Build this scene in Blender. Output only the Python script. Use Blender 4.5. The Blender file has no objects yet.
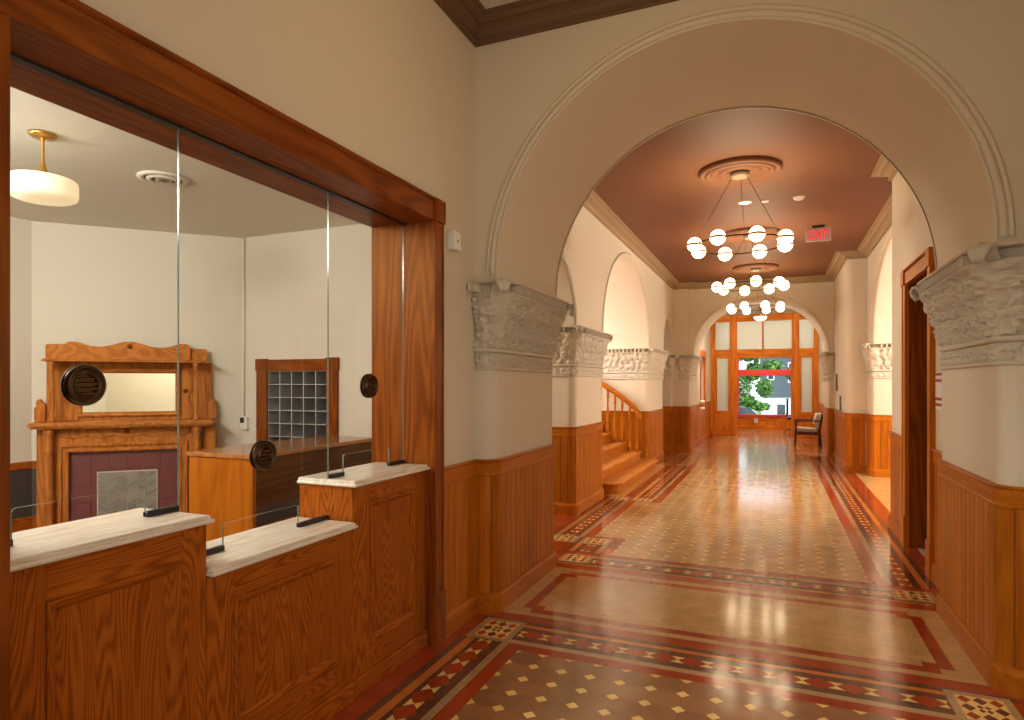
import bpy, bmesh, math, random
import numpy as np
from mathutils import Vector, noise
random.seed(7)
PI = math.pi
C = bpy.context.scene.collection
S = bpy.context.scene

# ------------------------------------------------------------------ materials
def mat(name):
    m = bpy.data.materials.new(name); m.use_nodes = True
    n = m.node_tree.nodes; b = n['Principled BSDF']
    return m, n, m.node_tree.links, b
def plain(name, col, rough=.5, metal=0, spec=.5, emit=None, es=0, bump=0, bscale=60, coat=0):
    m, n, l, b = mat(name)
    b.inputs['Base Color'].default_value = (*col, 1); b.inputs['Roughness'].default_value = rough
    b.inputs['Metallic'].default_value = metal; b.inputs['Specular IOR Level'].default_value = spec
    b.inputs['Coat Weight'].default_value = coat; b.inputs['Coat Roughness'].default_value = .1
    if emit: b.inputs['Emission Color'].default_value = (*emit, 1); b.inputs['Emission Strength'].default_value = es
    if bump:
        tc = n.new('ShaderNodeTexCoord'); t = n.new('ShaderNodeTexNoise'); bp = n.new('ShaderNodeBump')
        t.inputs['Scale'].default_value = bscale; t.inputs['Detail'].default_value = 4
        bp.inputs['Strength'].default_value = bump; bp.inputs['Distance'].default_value = .004
        l.new(tc.outputs['Object'], t.inputs['Vector']); l.new(t.outputs['Fac'], bp.inputs['Height']); l.new(bp.outputs['Normal'], b.inputs['Normal'])
    return m
def wood(name, axis, dark, mid, light, rough=.42, ring=9., coat=.0, fine=.62, tone=.5, nscale=4.6):
    """oak: cathedral figure from the contours of a stretched noise, plus fine pores along the grain"""
    m, n, l, b = mat(name)
    tc = n.new('ShaderNodeTexCoord'); geo = n.new('ShaderNodeNewGeometry'); oi = n.new('ShaderNodeObjectInfo')
    off = n.new('ShaderNodeVectorMath'); off.operation = 'MULTIPLY_ADD'
    comb = n.new('ShaderNodeCombineXYZ')
    ad = n.new('ShaderNodeMath'); ad.operation = 'ADD'
    l.new(geo.outputs['Random Per Island'], ad.inputs[0]); l.new(oi.outputs['Random'], ad.inputs[1])
    for k in range(3): l.new(ad.outputs[0], comb.inputs[k])
    off.inputs[1].default_value = (7, 5, 9)
    l.new(comb.outputs[0], off.inputs[0]); l.new(tc.outputs['Object'], off.inputs[2])
    sc = [1., 1., 1.]; sc[axis] = .11
    mp = n.new('ShaderNodeMapping'); mp.inputs['Scale'].default_value = sc; l.new(off.outputs[0], mp.inputs['Vector'])
    n1 = n.new('ShaderNodeTexNoise'); n1.inputs['Scale'].default_value = nscale; n1.inputs['Detail'].default_value = 1.6; n1.inputs['Roughness'].default_value = .4
    l.new(mp.outputs[0], n1.inputs['Vector'])
    mul = n.new('ShaderNodeMath'); mul.operation = 'MULTIPLY'; mul.inputs[1].default_value = ring * 6.283; l.new(n1.outputs['Fac'], mul.inputs[0])
    sn = n.new('ShaderNodeMath'); sn.operation = 'SINE'; l.new(mul.outputs[0], sn.inputs[0])
    mr = n.new('ShaderNodeMapRange'); mr.inputs[1].default_value = -1; mr.inputs[2].default_value = 1; l.new(sn.outputs[0], mr.inputs[0])
    sc2 = [1., 1., 1.]; sc2[axis] = .03
    mp2 = n.new('ShaderNodeMapping'); mp2.inputs['Scale'].default_value = sc2; l.new(off.outputs[0], mp2.inputs['Vector'])
    n2 = n.new('ShaderNodeTexNoise'); n2.inputs['Scale'].default_value = 130; n2.inputs['Detail'].default_value = 3; l.new(mp2.outputs[0], n2.inputs['Vector'])
    mx = n.new('ShaderNodeMath'); mx.operation = 'MULTIPLY_ADD'; mx.inputs[1].default_value = fine
    l.new(n2.outputs['Fac'], mx.inputs[0])
    m3 = n.new('ShaderNodeMath'); m3.operation = 'MULTIPLY'; m3.inputs[1].default_value = 1 - fine; l.new(mr.outputs[0], m3.inputs[0]); l.new(m3.outputs[0], mx.inputs[2])
    cr = n.new('ShaderNodeValToRGB'); e = cr.color_ramp.elements
    e[0].position = .12; e[0].color = (*dark, 1); e[1].position = .85; e[1].color = (*light, 1)
    k = e.new(.5); k.color = (*mid, 1); l.new(mx.outputs[0], cr.inputs[0])
    hs = n.new('ShaderNodeHueSaturation'); v = n.new('ShaderNodeMapRange')
    v.inputs[3].default_value = 1 - .28 * tone; v.inputs[4].default_value = 1 + .22 * tone
    l.new(geo.outputs['Random Per Island'], v.inputs[0]); l.new(v.outputs[0], hs.inputs['Value']); l.new(cr.outputs[0], hs.inputs['Color'])
    l.new(hs.outputs[0], b.inputs['Base Color'])
    b.inputs['Roughness'].default_value = rough; b.inputs['Specular IOR Level'].default_value = .3; b.inputs['Specular Tint'].default_value = (1, .55, .18, 1); b.inputs['Coat Weight'].default_value = coat; b.inputs['Coat Roughness'].default_value = .2
    bp = n.new('ShaderNodeBump'); bp.inputs['Strength'].default_value = .12; bp.inputs['Distance'].default_value = .002
    l.new(mx.outputs[0], bp.inputs['Height']); l.new(bp.outputs['Normal'], b.inputs['Normal'])
    return m
OKD, OKM, OKL = (.25, .056, .004), (.43, .122, .008), (.53, .17, .014)      # hall oak
CTD, CTM, CTL = (.16, .032, .003), (.345, .085, .008), (.43, .118, .012)      # counter oak
oak = [wood('oak_grain_%s' % 'xyz'[a], a, OKD, OKM, OKL, ring=7, tone=.6, fine=.8) for a in range(3)]
ctr = [wood('counter_oak_%s' % 'xyz'[a], a, CTD, CTM, CTL, ring=36, tone=.25, nscale=6.5, fine=.58) for a in range(3)]
cas = [wood('casing_oak_%s' % 'xyz'[a], a, (.10, .020, .003), (.21, .047, .006), (.28, .072, .009), ring=12, tone=.2) for a in range(3)]
pin = [wood('mantel_oak_%s' % 'xyz'[a], a, (.30, .085, .017), (.46, .155, .033), (.56, .21, .05), ring=9, tone=.15) for a in range(3)]
dark_apron = wood('dark_apron_wood', 1, (.05, .018, .007), (.10, .038, .014), (.14, .055, .02), ring=6)  # darker brown than the desk's other wood, for its apron
dkwood = wood('dark_chair_wood', 2, (.035, .012, .008), (.07, .024, .014), (.10, .035, .02), ring=5)
screen_oak = [wood('screen_oak_%s' % 'xyz'[a], a, (.32, .07, .006), (.52, .135, .012), (.62, .19, .022), ring=5, tone=.4) for a in range(3)]
plaster = plain('cream_plaster', (.70, .62, .49), .8, spec=.2, bump=.05, bscale=90)
plaster_lamp_tint = plain('lamp_tinted_plaster', (.66, .58, .45), .8, spec=.2, bump=.05, bscale=90)  # unused plaster copy with the front hall's warm light mixed into its colour
office_paint = plain('office_paint', (.72, .68, .59), .85, spec=.2)
office_ceil_m = plain('office_ceiling_paint', (.70, .66, .57), .9, spec=.1)
terracotta = plain('terracotta_ceiling_paint', (.20, .081, .039), .55, spec=.3)
brown_crown = plain('brown_painted_crown', (.17, .095, .052), .6, spec=.3)
front_ceil_m = plain('front_ceiling_paint', (.60, .55, .46), .85, spec=.2)
stone = plain('cast_plaster_capital', (.62, .56, .45), .75, spec=.25, bump=.1, bscale=140)
crown_m = plain('cream_crown_paint', (.40, .29, .175), .6, spec=.3)
def marble():
    m, n, l, b = mat('cream_marble')
    tc = n.new('ShaderNodeTexCoord'); mp = n.new('ShaderNodeMapping'); mp.inputs['Scale'].default_value = (9, .9, 5)
    t = n.new('ShaderNodeTexNoise'); t.inputs['Scale'].default_value = 5; t.inputs['Detail'].default_value = 8; t.inputs['Distortion'].default_value = .6
    cr = n.new('ShaderNodeValToRGB'); cr.color_ramp.elements[0].color = (.68, .585, .47, 1); cr.color_ramp.elements[1].color = (.82, .76, .67, 1)
    cr.color_ramp.elements[0].position = .34; cr.color_ramp.elements[1].position = .56
    l.new(tc.outputs['Object'], mp.inputs[0]); l.new(mp.outputs[0], t.inputs[0]); l.new(t.outputs['Fac'], cr.inputs[0]); l.new(cr.outputs[0], b.inputs['Base Color'])
    b.inputs['Roughness'].default_value = .22; return m
marble_m = marble()
bronze = plain('dark_bronze', (.075, .04, .02), .28, metal=.85)
bronze_hi = plain('worn_bronze', (.25, .15, .07), .3, metal=.9)
black_m = plain('black_metal', (.012, .011, .012), .4)
brass = plain('brass', (.62, .36, .10), .3, metal=1)
white_plastic = plain('white_plastic', (.84, .82, .77), .45)
steel = plain('brushed_metal', (.5, .48, .45), .35, metal=1)
def glass(name, tint, fac=.09, edge=None):
    m, n, l, b = mat(name); n.remove(b)
    out = n['Material Output']; tr = n.new('ShaderNodeBsdfTransparent'); gl = n.new('ShaderNodeBsdfGlossy'); mx = n.new('ShaderNodeMixShader')
    fr = n.new('ShaderNodeFresnel'); fr.inputs['IOR'].default_value = 1.5
    tr.inputs[0].default_value = (*tint, 1); gl.inputs['Roughness'].default_value = .01
    mt = n.new('ShaderNodeMath'); mt.operation = 'MULTIPLY'; mt.inputs[1].default_value = .06; l.new(fr.outputs[0], mt.inputs[0])
    l.new(mt.outputs[0], mx.inputs[0]); l.new(tr.outputs[0], mx.inputs[1]); l.new(gl.outputs[0], mx.inputs[2]); l.new(mx.outputs[0], out.inputs['Surface'])
    return m
clear_glass = glass('clear_glass', (.985, .99, .985))
edge_glass = plain('polished_glass_edge', (.13, .17, .14), .15, spec=.6)
def frosted(name, col):
    m, n, l, b = mat(name)
    b.inputs['Base Color'].default_value = (*col, 1); b.inputs['Roughness'].default_value = .25
    out = n['Material Output']; tl = n.new('ShaderNodeBsdfTranslucent'); tl.inputs[0].default_value = (.85, .88, .84, 1)
    mx = n.new('ShaderNodeMixShader'); mx.inputs[0].default_value = .55
    l.new(b.outputs[0], mx.inputs[1]); l.new(tl.outputs[0], mx.inputs[2]); l.new(mx.outputs[0], out.inputs['Surface'])
    return m
frost = frosted('frosted_glass', (.60, .64, .56))
globe_m = plain('lit_opal_globe', (.9, .85, .75), .3, emit=(1, .77, .48), es=11.5)
drum_m = plain('lit_opal_drum', (.9, .85, .75), .4, emit=(1, .77, .42), es=.58)
bowl_m = plain('lit_opal_bowl', (.9, .85, .75), .3, emit=(1, .86, .6), es=1.6)
down_m = plain('lit_downlight', (1, 1, 1), .3, emit=(1, .92, .75), es=6.0)
exit_red = plain('lit_exit_red', (.8, .02, .05), .4, emit=(1, .02, .06), es=.9)
exit_face = plain('exit_sign_face', (.45, .38, .33), .35)
mirror_m = plain('mirror_glass', (.80, .80, .72), .03, metal=1)
maroon_tile = plain('maroon_tile', (.17, .045, .05), .3)
grout_m = plain('tile_grout', (.28, .12, .11), .7)
herr = [plain('grey_tile_%d' % i, c, .4) for i, c in enumerate([(.26, .23, .20), (.30, .27, .23), (.22, .20, .18)])]
white_grout = plain('white_grout', (.62, .58, .52), .7)
slate_m = plain('blue_grey_pigeonhole', (.07, .085, .11), .5)
slot_edge = plain('pale_metal_divider', (.42, .46, .47), .35, metal=.3)
dark_panel = plain('charcoal_panel', (.06, .045, .04), .6)
grey_cloth = plain('oatmeal_upholstery', (.55, .49, .40), .9, bump=.2, bscale=300)
red_paint = plain('red_painted_frame', (.55, .035, .03), .4)

# floor tiles -------------------------------------------------------
def tile(name, col, rough=.13, var=.12, joint=None):
    m, n, l, b = mat(name)
    tc = n.new('ShaderNodeTexCoord'); t = n.new('ShaderNodeTexNoise'); t.inputs['Scale'].default_value = 7; t.inputs['Detail'].default_value = 5
    hs = n.new('ShaderNodeHueSaturation'); hs.inputs['Color'].default_value = (*col, 1)
    mr = n.new('ShaderNodeMapRange'); mr.inputs[3].default_value = 1 - var; mr.inputs[4].default_value = 1 + var; mr.inputs[1].default_value = .3; mr.inputs[2].default_value = .7
    geo = n.new('ShaderNodeNewGeometry'); a = n.new('ShaderNodeMath'); a.operation = 'MULTIPLY_ADD'; a.inputs[1].default_value = .35
    l.new(geo.outputs['Random Per Island'], a.inputs[0]); 
    sb = n.new('ShaderNodeMath'); sb.operation = 'SUBTRACT'; sb.inputs[1].default_value = .17; l.new(t.outputs['Fac'], sb.inputs[0]); l.new(sb.outputs[0], a.inputs[2])
    l.new(tc.outputs['Object'], t.inputs[0]); l.new(a.outputs[0], mr.inputs[0]); l.new(mr.outputs[0], hs.inputs['Value'])
    b.inputs['Roughness'].default_value = rough
    b.inputs['Specular IOR Level'].default_value = .85
    b.inputs['Coat Weight'].default_value = .12; b.inputs['Coat Roughness'].default_value = .10
    t2 = n.new('ShaderNodeTexNoise'); t2.inputs['Scale'].default_value = 9; t2.inputs['Detail'].default_value = 2; l.new(tc.outputs['Object'], t2.inputs[0])
    bp = n.new('ShaderNodeBump'); bp.inputs['Strength'].default_value = .06; bp.inputs['Distance'].default_value = .01
    l.new(t2.outputs['Fac'], bp.inputs['Height'])
    if joint:
        br = n.new('ShaderNodeTexBrick'); mp = n.new('ShaderNodeMapping'); l.new(tc.outputs['Object'], mp.inputs[0]); l.new(mp.outputs[0], br.inputs[0])
        mp.inputs['Rotation'].default_value = (0, 0, PI / 2 if joint[2] else 0)
        br.inputs['Scale'].default_value = 1; br.inputs['Brick Width'].default_value = joint[0]; br.inputs['Row Height'].default_value = joint[1]
        br.inputs['Mortar Size'].default_value = .0018; br.inputs['Color1'].default_value = (1, 1, 1, 1); br.inputs['Color2'].default_value = (.86, .86, .86, 1); br.inputs['Mortar'].default_value = (.6, .55, .5, 1)
        mm = n.new('ShaderNodeMix'); mm.data_type = 'RGBA'; mm.blend_type = 'MULTIPLY'; mm.inputs[0].default_value = 1
        l.new(hs.outputs[0], mm.inputs[6]); l.new(br.outputs['Color'], mm.inputs[7]); l.new(mm.outputs[2], b.inputs['Base Color'])
    else: l.new(hs.outputs[0], b.inputs['Base Color'])
    l.new(bp.outputs[0], b.inputs['Normal']); l.new(bp.outputs[0], b.inputs['Coat Normal'])
    return m
FM = dict(grout=tile('floor_grout', (.16, .085, .05), .3), brown=tile('floor_chocolate', (.125, .055, .036)), red=tile('floor_red', (.40, .058, .016), joint=(.165, .165, 0)),
          orange=tile('floor_orange', (.60, .205, .045)), yellow=tile('floor_yellow', (.88, .62, .22)), beige=tile('floor_beige', (.50, .335, .17), joint=(.16, .08, 0)),
          tan=tile('floor_tan_octagon', (.30, .155, .070), var=.16), sand=tile('floor_sand', (.66, .41, .16), joint=(.155, .078, 0)), buff=tile('floor_buff_octagon', (.52, .325, .14), var=.16),
          dark=tile('floor_maroon', (.13, .03, .02)), grey=plain('grey_threshold', (.35, .32, .28), .5))
FK = list(FM); FI = {k: i for i, k in enumerate(FK)}

# ------------------------------------------------------------------ mesh helpers
class MB:
    def __init__(s): s.v = []; s.f = []; s.m = []; s.sm = []
    def add(s, vs, fs, m=0, smooth=False):
        k = len(s.v); s.v += [tuple(map(float, p)) for p in vs]
        for f in fs: s.f.append(tuple(i + k for i in f)); s.m.append(m); s.sm.append(smooth)
        return s
    def box(s, x0, x1, y0, y1, z0, z1, m=0):
        x0, x1 = min(x0, x1), max(x0, x1); y0, y1 = min(y0, y1), max(y0, y1); z0, z1 = min(z0, z1), max(z0, z1)
        return s.add([(x0,y0,z0),(x1,y0,z0),(x1,y1,z0),(x0,y1,z0),(x0,y0,z1),(x1,y0,z1),(x1,y1,z1),(x0,y1,z1)],
                     [(0,3,2,1),(4,5,6,7),(0,1,5,4),(1,2,6,5),(2,3,7,6),(3,0,4,7)], m)
    def prism(s, poly, fn, a0, a1, m=0, smooth=False, caps=True, mside=None):
        """poly: 2D outline, fn(p, q, a) -> xyz"""
        n = len(poly); vs = [fn(p, q, a0) for p, q in poly] + [fn(p, q, a1) for p, q in poly]
        side = [(i, (i + 1) % n, n + (i + 1) % n, n + i) for i in range(n)]
        s.add(vs, side, m if mside is None else mside, smooth)
        if caps: s.add(vs, [tuple(range(n - 1, -1, -1)), tuple(range(n, 2 * n))], m)
        return s
    def lathe(s, prof, c=(0, 0, 0), n=24, axis='z', m=0, smooth=True, a0=0, a1=2 * PI):
        full = abs(a1 - a0 - 2 * PI) < 1e-6; cols = n if full else n + 1; vs = []
        for k in range(cols):
            a = a0 + (a1 - a0) * k / n; ca, sa = math.cos(a), math.sin(a)
            for r, z in prof:
                p = (r * ca, r * sa, z) if axis == 'z' else ((z, r * ca, r * sa) if axis == 'x' else (r * ca, z, r * sa))
                vs.append((c[0] + p[0], c[1] + p[1], c[2] + p[2]))
        L = len(prof); fs = []
        for k in range(n):
            k2 = (k + 1) % cols
            for j in range(L - 1): fs.append((k * L + j, k2 * L + j, k2 * L + j + 1, k * L + j + 1))
        return s.add(vs, fs, m, smooth)
    def tube(s, pts, r, n=8, m=0, smooth=True, cap=True):
        pts = [Vector(p) for p in pts]; vs = []; up = None
        for i, p in enumerate(pts):
            t = (pts[min(i + 1, len(pts) - 1)] - pts[max(i - 1, 0)]).normalized()
            if up is None: up = Vector((0, 0, 1)) if abs(t.z) < .9 else Vector((1, 0, 0))
            a = t.cross(up).normalized(); b = a.cross(t).normalized(); up = b
            rr = r[i] if isinstance(r, (list, tuple)) else r
            for k in range(n):
                q = 2 * PI * k / n; vs.append(p + a * math.cos(q) * rr + b * math.sin(q) * rr)
        fs = [(i * n + k, i * n + (k + 1) % n, (i + 1) * n + (k + 1) % n, (i + 1) * n + k) for i in range(len(pts) - 1) for k in range(n)]
        s.add(vs, fs, m, smooth)
        if cap: s.add(vs[:n], [tuple(range(n))], m); s.add(vs[-n:], [tuple(range(n - 1, -1, -1))], m)
        return s
    def sweep(s, path, prof, side=1, closed=False, m=0, smooth=False, cap=True, sc=None):
        """path: plan polyline; prof: (out, z) list; out is measured to the right of travel (side=1) or left (-1)"""
        N = len(path); nor = []
        for i in range(N):
            def sn(a, b):
                d = Vector((b[0] - a[0], b[1] - a[1])).normalized(); return Vector((d.y, -d.x)) * side
            ns = []
            if closed or i > 0: ns.append(sn(path[i - 1], path[i]))
            if closed or i < N - 1: ns.append(sn(path[i], path[(i + 1) % N]))
            if len(ns) == 2: nor.append((ns[0] + ns[1]) / max(.25, 1 + ns[0].dot(ns[1])))
            else: nor.append(ns[0])
        L = len(prof); k_ = sc or [1] * N; vs = [(path[i][0] + nor[i].x * o * k_[i], path[i][1] + nor[i].y * o * k_[i], z) for i in range(N) for o, z in prof]
        M = N if closed else N - 1
        fs = [(i * L + j, ((i + 1) % N) * L + j, ((i + 1) % N) * L + j + 1, i * L + j + 1) for i in range(M) for j in range(L - 1)]
        s.add(vs, fs, m, smooth)
        if cap and not closed: s.add(vs[:L], [tuple(range(L))], m); s.add(vs[-L:], [tuple(range(L - 1, -1, -1))], m)
        return s
    def build(s, name, mats, parent=None, bevel=0, seg=1, fix=True, org=None):
        me = bpy.data.meshes.new(name); o = org
        if o is None:
            o = (0, 0, 0); p = parent
            while p is not None:
                if p.get('_org') is not None: o = tuple(p['_org']); break
                p = p.parent
        me.from_pydata([(x - o[0], y - o[1], z - o[2]) for x, y, z in s.v], [], s.f)
        mats = mats if isinstance(mats, (list, tuple)) else [mats]
        for m in mats: me.materials.append(m)
        me.polygons.foreach_set('material_index', s.m); me.polygons.foreach_set('use_smooth', s.sm)
        bm = bmesh.new(); bm.from_mesh(me)
        if fix:
            bmesh.ops.remove_doubles(bm, verts=bm.verts, dist=1e-6)
            bmesh.ops.recalc_face_normals(bm, faces=bm.faces)
        if bevel:
            es = [e for e in bm.edges if len(e.link_faces) == 2 and e.calc_face_angle(0) > .6]
            bmesh.ops.bevel(bm, geom=es, offset=bevel, segments=seg, affect='EDGES', profile=.5, clamp_overlap=True)
        bm.to_mesh(me); bm.free(); me.update()
        ob = bpy.data.objects.new(name, me); C.objects.link(ob)
        if parent is not None: ob.parent = parent
        elif org is not None: ob.location = org
        return ob
def thing(name, label, cat, loc, group=None):
    o = bpy.data.objects.new(name, None); C.objects.link(o); o.location = loc; o['_org'] = loc; o.empty_display_size = .1
    o['label'] = label; o['category'] = cat
    if group: o['group'] = group
    return o
def tag(o, label, cat, group=None):
    o['label'] = label; o['category'] = cat
    if group: o['group'] = group
    return o
def struct(o): o['kind'] = 'structure'; return o
def copy_tree(o, parent=None):
    c = o.copy(); C.objects.link(c)
    if parent is not None: c.parent = parent
    for ch in list(o.children): copy_tree(ch, c)
    return c
def fillet(pts, rad, n=6, closed=False):
    out = []; N = len(pts)
    for i, p in enumerate(pts):
        r = rad[i] if isinstance(rad, (list, tuple)) else rad
        if not r or (not closed and i in (0, N - 1)): out.append(tuple(p)); continue
        P = Vector(p); A = (Vector(pts[i - 1]) - P).normalized(); B = (Vector(pts[(i + 1) % N]) - P).normalized()
        ang = A.angle(B); d = r / math.tan(ang / 2); c = P + (A + B).normalized() * (r / math.sin(ang / 2))
        s0 = P + A * d - c; s1 = P + B * d - c
        a0 = math.atan2(s0.y, s0.x); a1 = math.atan2(s1.y, s1.x)
        while a1 - a0 > PI: a1 -= 2 * PI
        while a1 - a0 < -PI: a1 += 2 * PI
        for k in range(n + 1):
            a = a0 + (a1 - a0) * k / n; out.append((c.x + r * math.cos(a), c.y + r * math.sin(a)))
    return out
XZ = lambda p, q, a: (p, a, q)
YZ = lambda p, q, a: (a, p, q)
XY = lambda p, q, a: (p, q, a)
def arc(cx, cz, a, b, n=48, t0=PI, t1=0): return [(cx + a * math.cos(t0 + (t1 - t0) * k / n), cz + b * math.sin(t0 + (t1 - t0) * k / n)) for k in range(n + 1)]
# ================================================================== SETTING
YA, YB, ACX, AR, ZS = 3.92, 5.17, -.355, 1.40, 2.28
ZA = 2.335
ZF, ZH = 4.075, 3.96          # ceilings of the front hall and of the corridor
# ---- floor: encaustic tiles, one mesh
FB = MB()
def fpoly(pts, k, lay): FB.add([(x, y, .0005 * lay) for x, y in pts], [tuple(range(len(pts)))], FI[k])
def frect(x0, x1, y0, y1, k, lay=1): fpoly([(x0, y0), (x1, y0), (x1, y1), (x0, y1)], k, lay)
def diamond(cx, cy, hx, hy, k, lay, box=None):
    p = [(cx - hx, cy), (cx, cy - hy), (cx + hx, cy), (cx, cy + hy)]
    if box: p = [(min(max(x, box[0]), box[1]), min(max(y, box[2]), box[3])) for x, y in p]
    q = []
    for a in p:
        if a not in q: q.append(a)
    if len(q) > 2: fpoly(q, k, lay)
def band(axis, c, t0, t1, n, hw=.066):
    """run of red diamonds with yellow bow-ties where they meet, centred on c, from t0 to t1"""
    P = (t1 - t0) / n; S2 = (lambda a, b: (b, a)) if axis == 'y' else (lambda a, b: (a, b))
    for i in range(n):
        t = t0 + (i + .5) * P
        pts = [S2(t - P / 2, c), S2(t, c - hw), S2(t + P / 2, c), S2(t, c + hw)]
        fpoly(pts if axis == 'x' else pts[::-1], 'red', 3)
    for i in range(n + 1):
        t = t0 + i * P
        for sg in (-1, 1):
            if i == 0 or i == n:
                d = 1 if i == 0 else -1
                pts = [S2(t, c), S2(t - d * .012, c + sg * .042), S2(t + d * .042, c + sg * .042)]
            else: pts = [S2(t, c), S2(t - .040, c + sg * .040), S2(t + .040, c + sg * .040)]
            fpoly(pts, 'yellow', 4)
def block(x0, x1, y0, y1):
    """corner block: beige frame round a yellow square with a chequer of dark lozenges"""
    frect(x0, x1, y0, y1, 'beige', 5); w = min(x1 - x0, y1 - y0) * .14
    a0, a1, b0, b1 = x0 + w, x1 - w, y0 + w, y1 - w
    frect(a0, a1, b0, b1, 'yellow', 6)
    for i in range(3):
        for j in range(3):
            cx, cy = a0 + (a1 - a0) * (i + .5) / 3, b0 + (b1 - b0) * (j + .5) / 3
            hx, hy = (a1 - a0) / 6 * .92, (b1 - b0) / 6 * .92
            if i == 1 and j == 1:
                for sx in (-1, 1):
                    for sy in (-1, 1): diamond(cx + sx * hx * .5, cy + sy * hy * .5, hx * .48, hy * .48, 'dark', 7)
            else: diamond(cx, cy, hx, hy, 'dark' if (i + j) % 2 else 'red', 7)
def octfield(x0, y0, nx, ny, p, tone, d=.036, skip=None):
    x1, y1 = x0 + nx * p, y0 + ny * p
    for i in range(nx):
        for j in range(ny):
            cx, cy = x0 + (i + .5) * p, y0 + (j + .5) * p
            if skip and skip(cx, cy): continue
            h = p / 2 - .0012; e = h - d + .001
            fpoly([(cx - e, cy - h), (cx + e, cy - h), (cx + h, cy - e), (cx + h, cy + e), (cx + e, cy + h), (cx - e, cy + h), (cx - h, cy + e), (cx - h, cy - e)], tone, 2)
    for i in range(nx + 1):
        for j in range(ny + 1):
            cx, cy = x0 + i * p, y0 + j * p
            if skip and skip(cx, cy): continue
            diamond(cx, cy, d - .0015, d - .0015, 'yellow', 3, (x0, x1, y0, y1))
fpoly([(-7, -3), (5.5, -3), (5.5, 24), (-7, 24)], 'grout', 0)
# front hall
frect(-1.95, 1.3, -2.6, 3.99, 'red', 1)
p = .1623; fx0, fx1, fy1 = -1.405, .705, 3.44
ny = 36; octfield(fx0, fy1 - ny * p, 13, ny, p, 'tan')
for (x0, x1, k) in [(-1.82, -1.772, 'brown'), (-1.772, -1.719, 'orange'), (-1.719, -1.54, 'brown'), (-1.54, -1.495, 'beige')]:
    frect(x0, x1, -2.6, 3.52, k, 2); frect(-.70 - x1, -.70 - x0, -2.6, 3.52, k, 2)
frect(-1.82, 1.12, 3.825, 3.876, 'brown', 2); frect(-1.772, 1.072, 3.785, 3.828, 'orange', 2); frect(-1.72, 1.02, 3.575, 3.785, 'brown', 2); frect(-1.54, .84, 3.525, 3.575, 'beige', 2)
band('y', -1.645, 3.50 - .1665 * 36, 3.50, 36); band('y', .945, 3.50 - .1665 * 36, 3.50, 36)
band('x', 3.678, -1.483, .783, 14)
block(-1.79, -1.505, 3.515, 3.855); block(.80, 1.085, 3.515, 3.855)
# under the arch
frect(-1.9, 1.3, 3.99, 5.155, 'sand', 1)
def keybar(a0, a1, b0, b1): frect(a0, a1, b0, b1, 'red', 2)
kx0, kx1, kt = -1.645, .92, .075
for sx, x in ((1, kx0), (-1, kx1)):
    keybar(*sorted((x, x + sx * kt)), 4.125, 4.99)
    for y0, y1 in ((4.125, 4.195), (4.92, 4.99)): keybar(*sorted((x + sx * kt, x + sx * 2 * kt)), y0, y1)
keybar(kx0 + kt, kx1 - kt, 4.05, 4.125); keybar(kx0 + kt, kx1 - kt, 4.99, 5.065)
# corridor
frect(-2.6, 1.32, 5.155, 15.3, 'red', 1)
frect(1.32, 5, 8.0, 12.8, 'sand', 1); frect(1.95, 2.03, 8.2, 12.4, 'red', 2); frect(2.2, 4.5, 8.4, 12.2, 'red', 2)
q = .1615; hx0, hx1 = -1.40, -1.40 + 13 * .1615
octfield(hx0, 5.70, 13, 59, q, 'buff')
frect(hx0, hx1, 15.229, 15.32, 'red', 2)
frect(-1.85, 1.14, 5.265, 5.275, 'brown', 2); frect(-1.83, 1.12, 5.272, 5.312, 'orange', 2); frect(-1.80, 1.08, 5.312, 5.53, 'brown', 2); frect(-1.55, .85, 5.535, 5.59, 'beige', 2)
band('x', 5.425, -1.49, .80, 14)
frect(hx0 - .095, hx1 + .095, 5.60, 5.70, 'red', 2)
def sideband(sgn, xr, y0, y1, ends=True):
    """xr: field edge of the red stripe; runs outward in direction sgn"""
    X = lambda a, b: sorted((xr + sgn * a, xr + sgn * b))
    frect(*X(0, .095), y0, y1, 'red', 2); frect(*X(.105, .155), y0, y1, 'beige', 2); frect(*X(.16, .355), y0, y1, 'brown', 2)
    frect(*X(.355, .405), y0, y1, 'orange', 2); frect(*X(.405, .45), y0, y1, 'brown', 2)
    L = y1 - y0 - .06; n = max(1, round(L / .1665)); band('y', xr + sgn * .255, y0 + .03, y0 + .03 + n * L / n, n)
sideband(1, hx1, 5.70, 15.20); block(hx1 + .115, hx1 + .40, 5.33, 5.60)
sideband(-1, hx0, 5.70, 6.0); block(-1.80, -1.515, 5.335, 5.605)
jx = hx0 - 2 * q                     # the left border steps out beside the stair, then back
octfield(jx, 5.70 + 4 * q, 2, 13, q, 'buff')
frect(hx0 - .45, hx0, 6.0, 6.27, 'brown', 2); sideband(-1, jx, 6.27, 8.46)
block(-1.80, -1.515, 6.0, 6.275); block(-2.13, -1.85, 6.0, 6.275); block(-2.13, -1.85, 8.46, 8.73); block(-1.80, -1.515, 8.46, 8.73)
frect(-2.6, -1.95, 8.73, 12.5, 'sand', 2)
sideband(-1, hx0, 8.73, 12.5); block(-1.80, -1.515, 12.5, 12.76)
octfield(jx, 5.70 + 44 * q, 2, 15, q, 'buff'); sideband(-1, jx, 12.76, 15.25); block(-2.13, -1.85, 12.5, 12.76)
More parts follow.
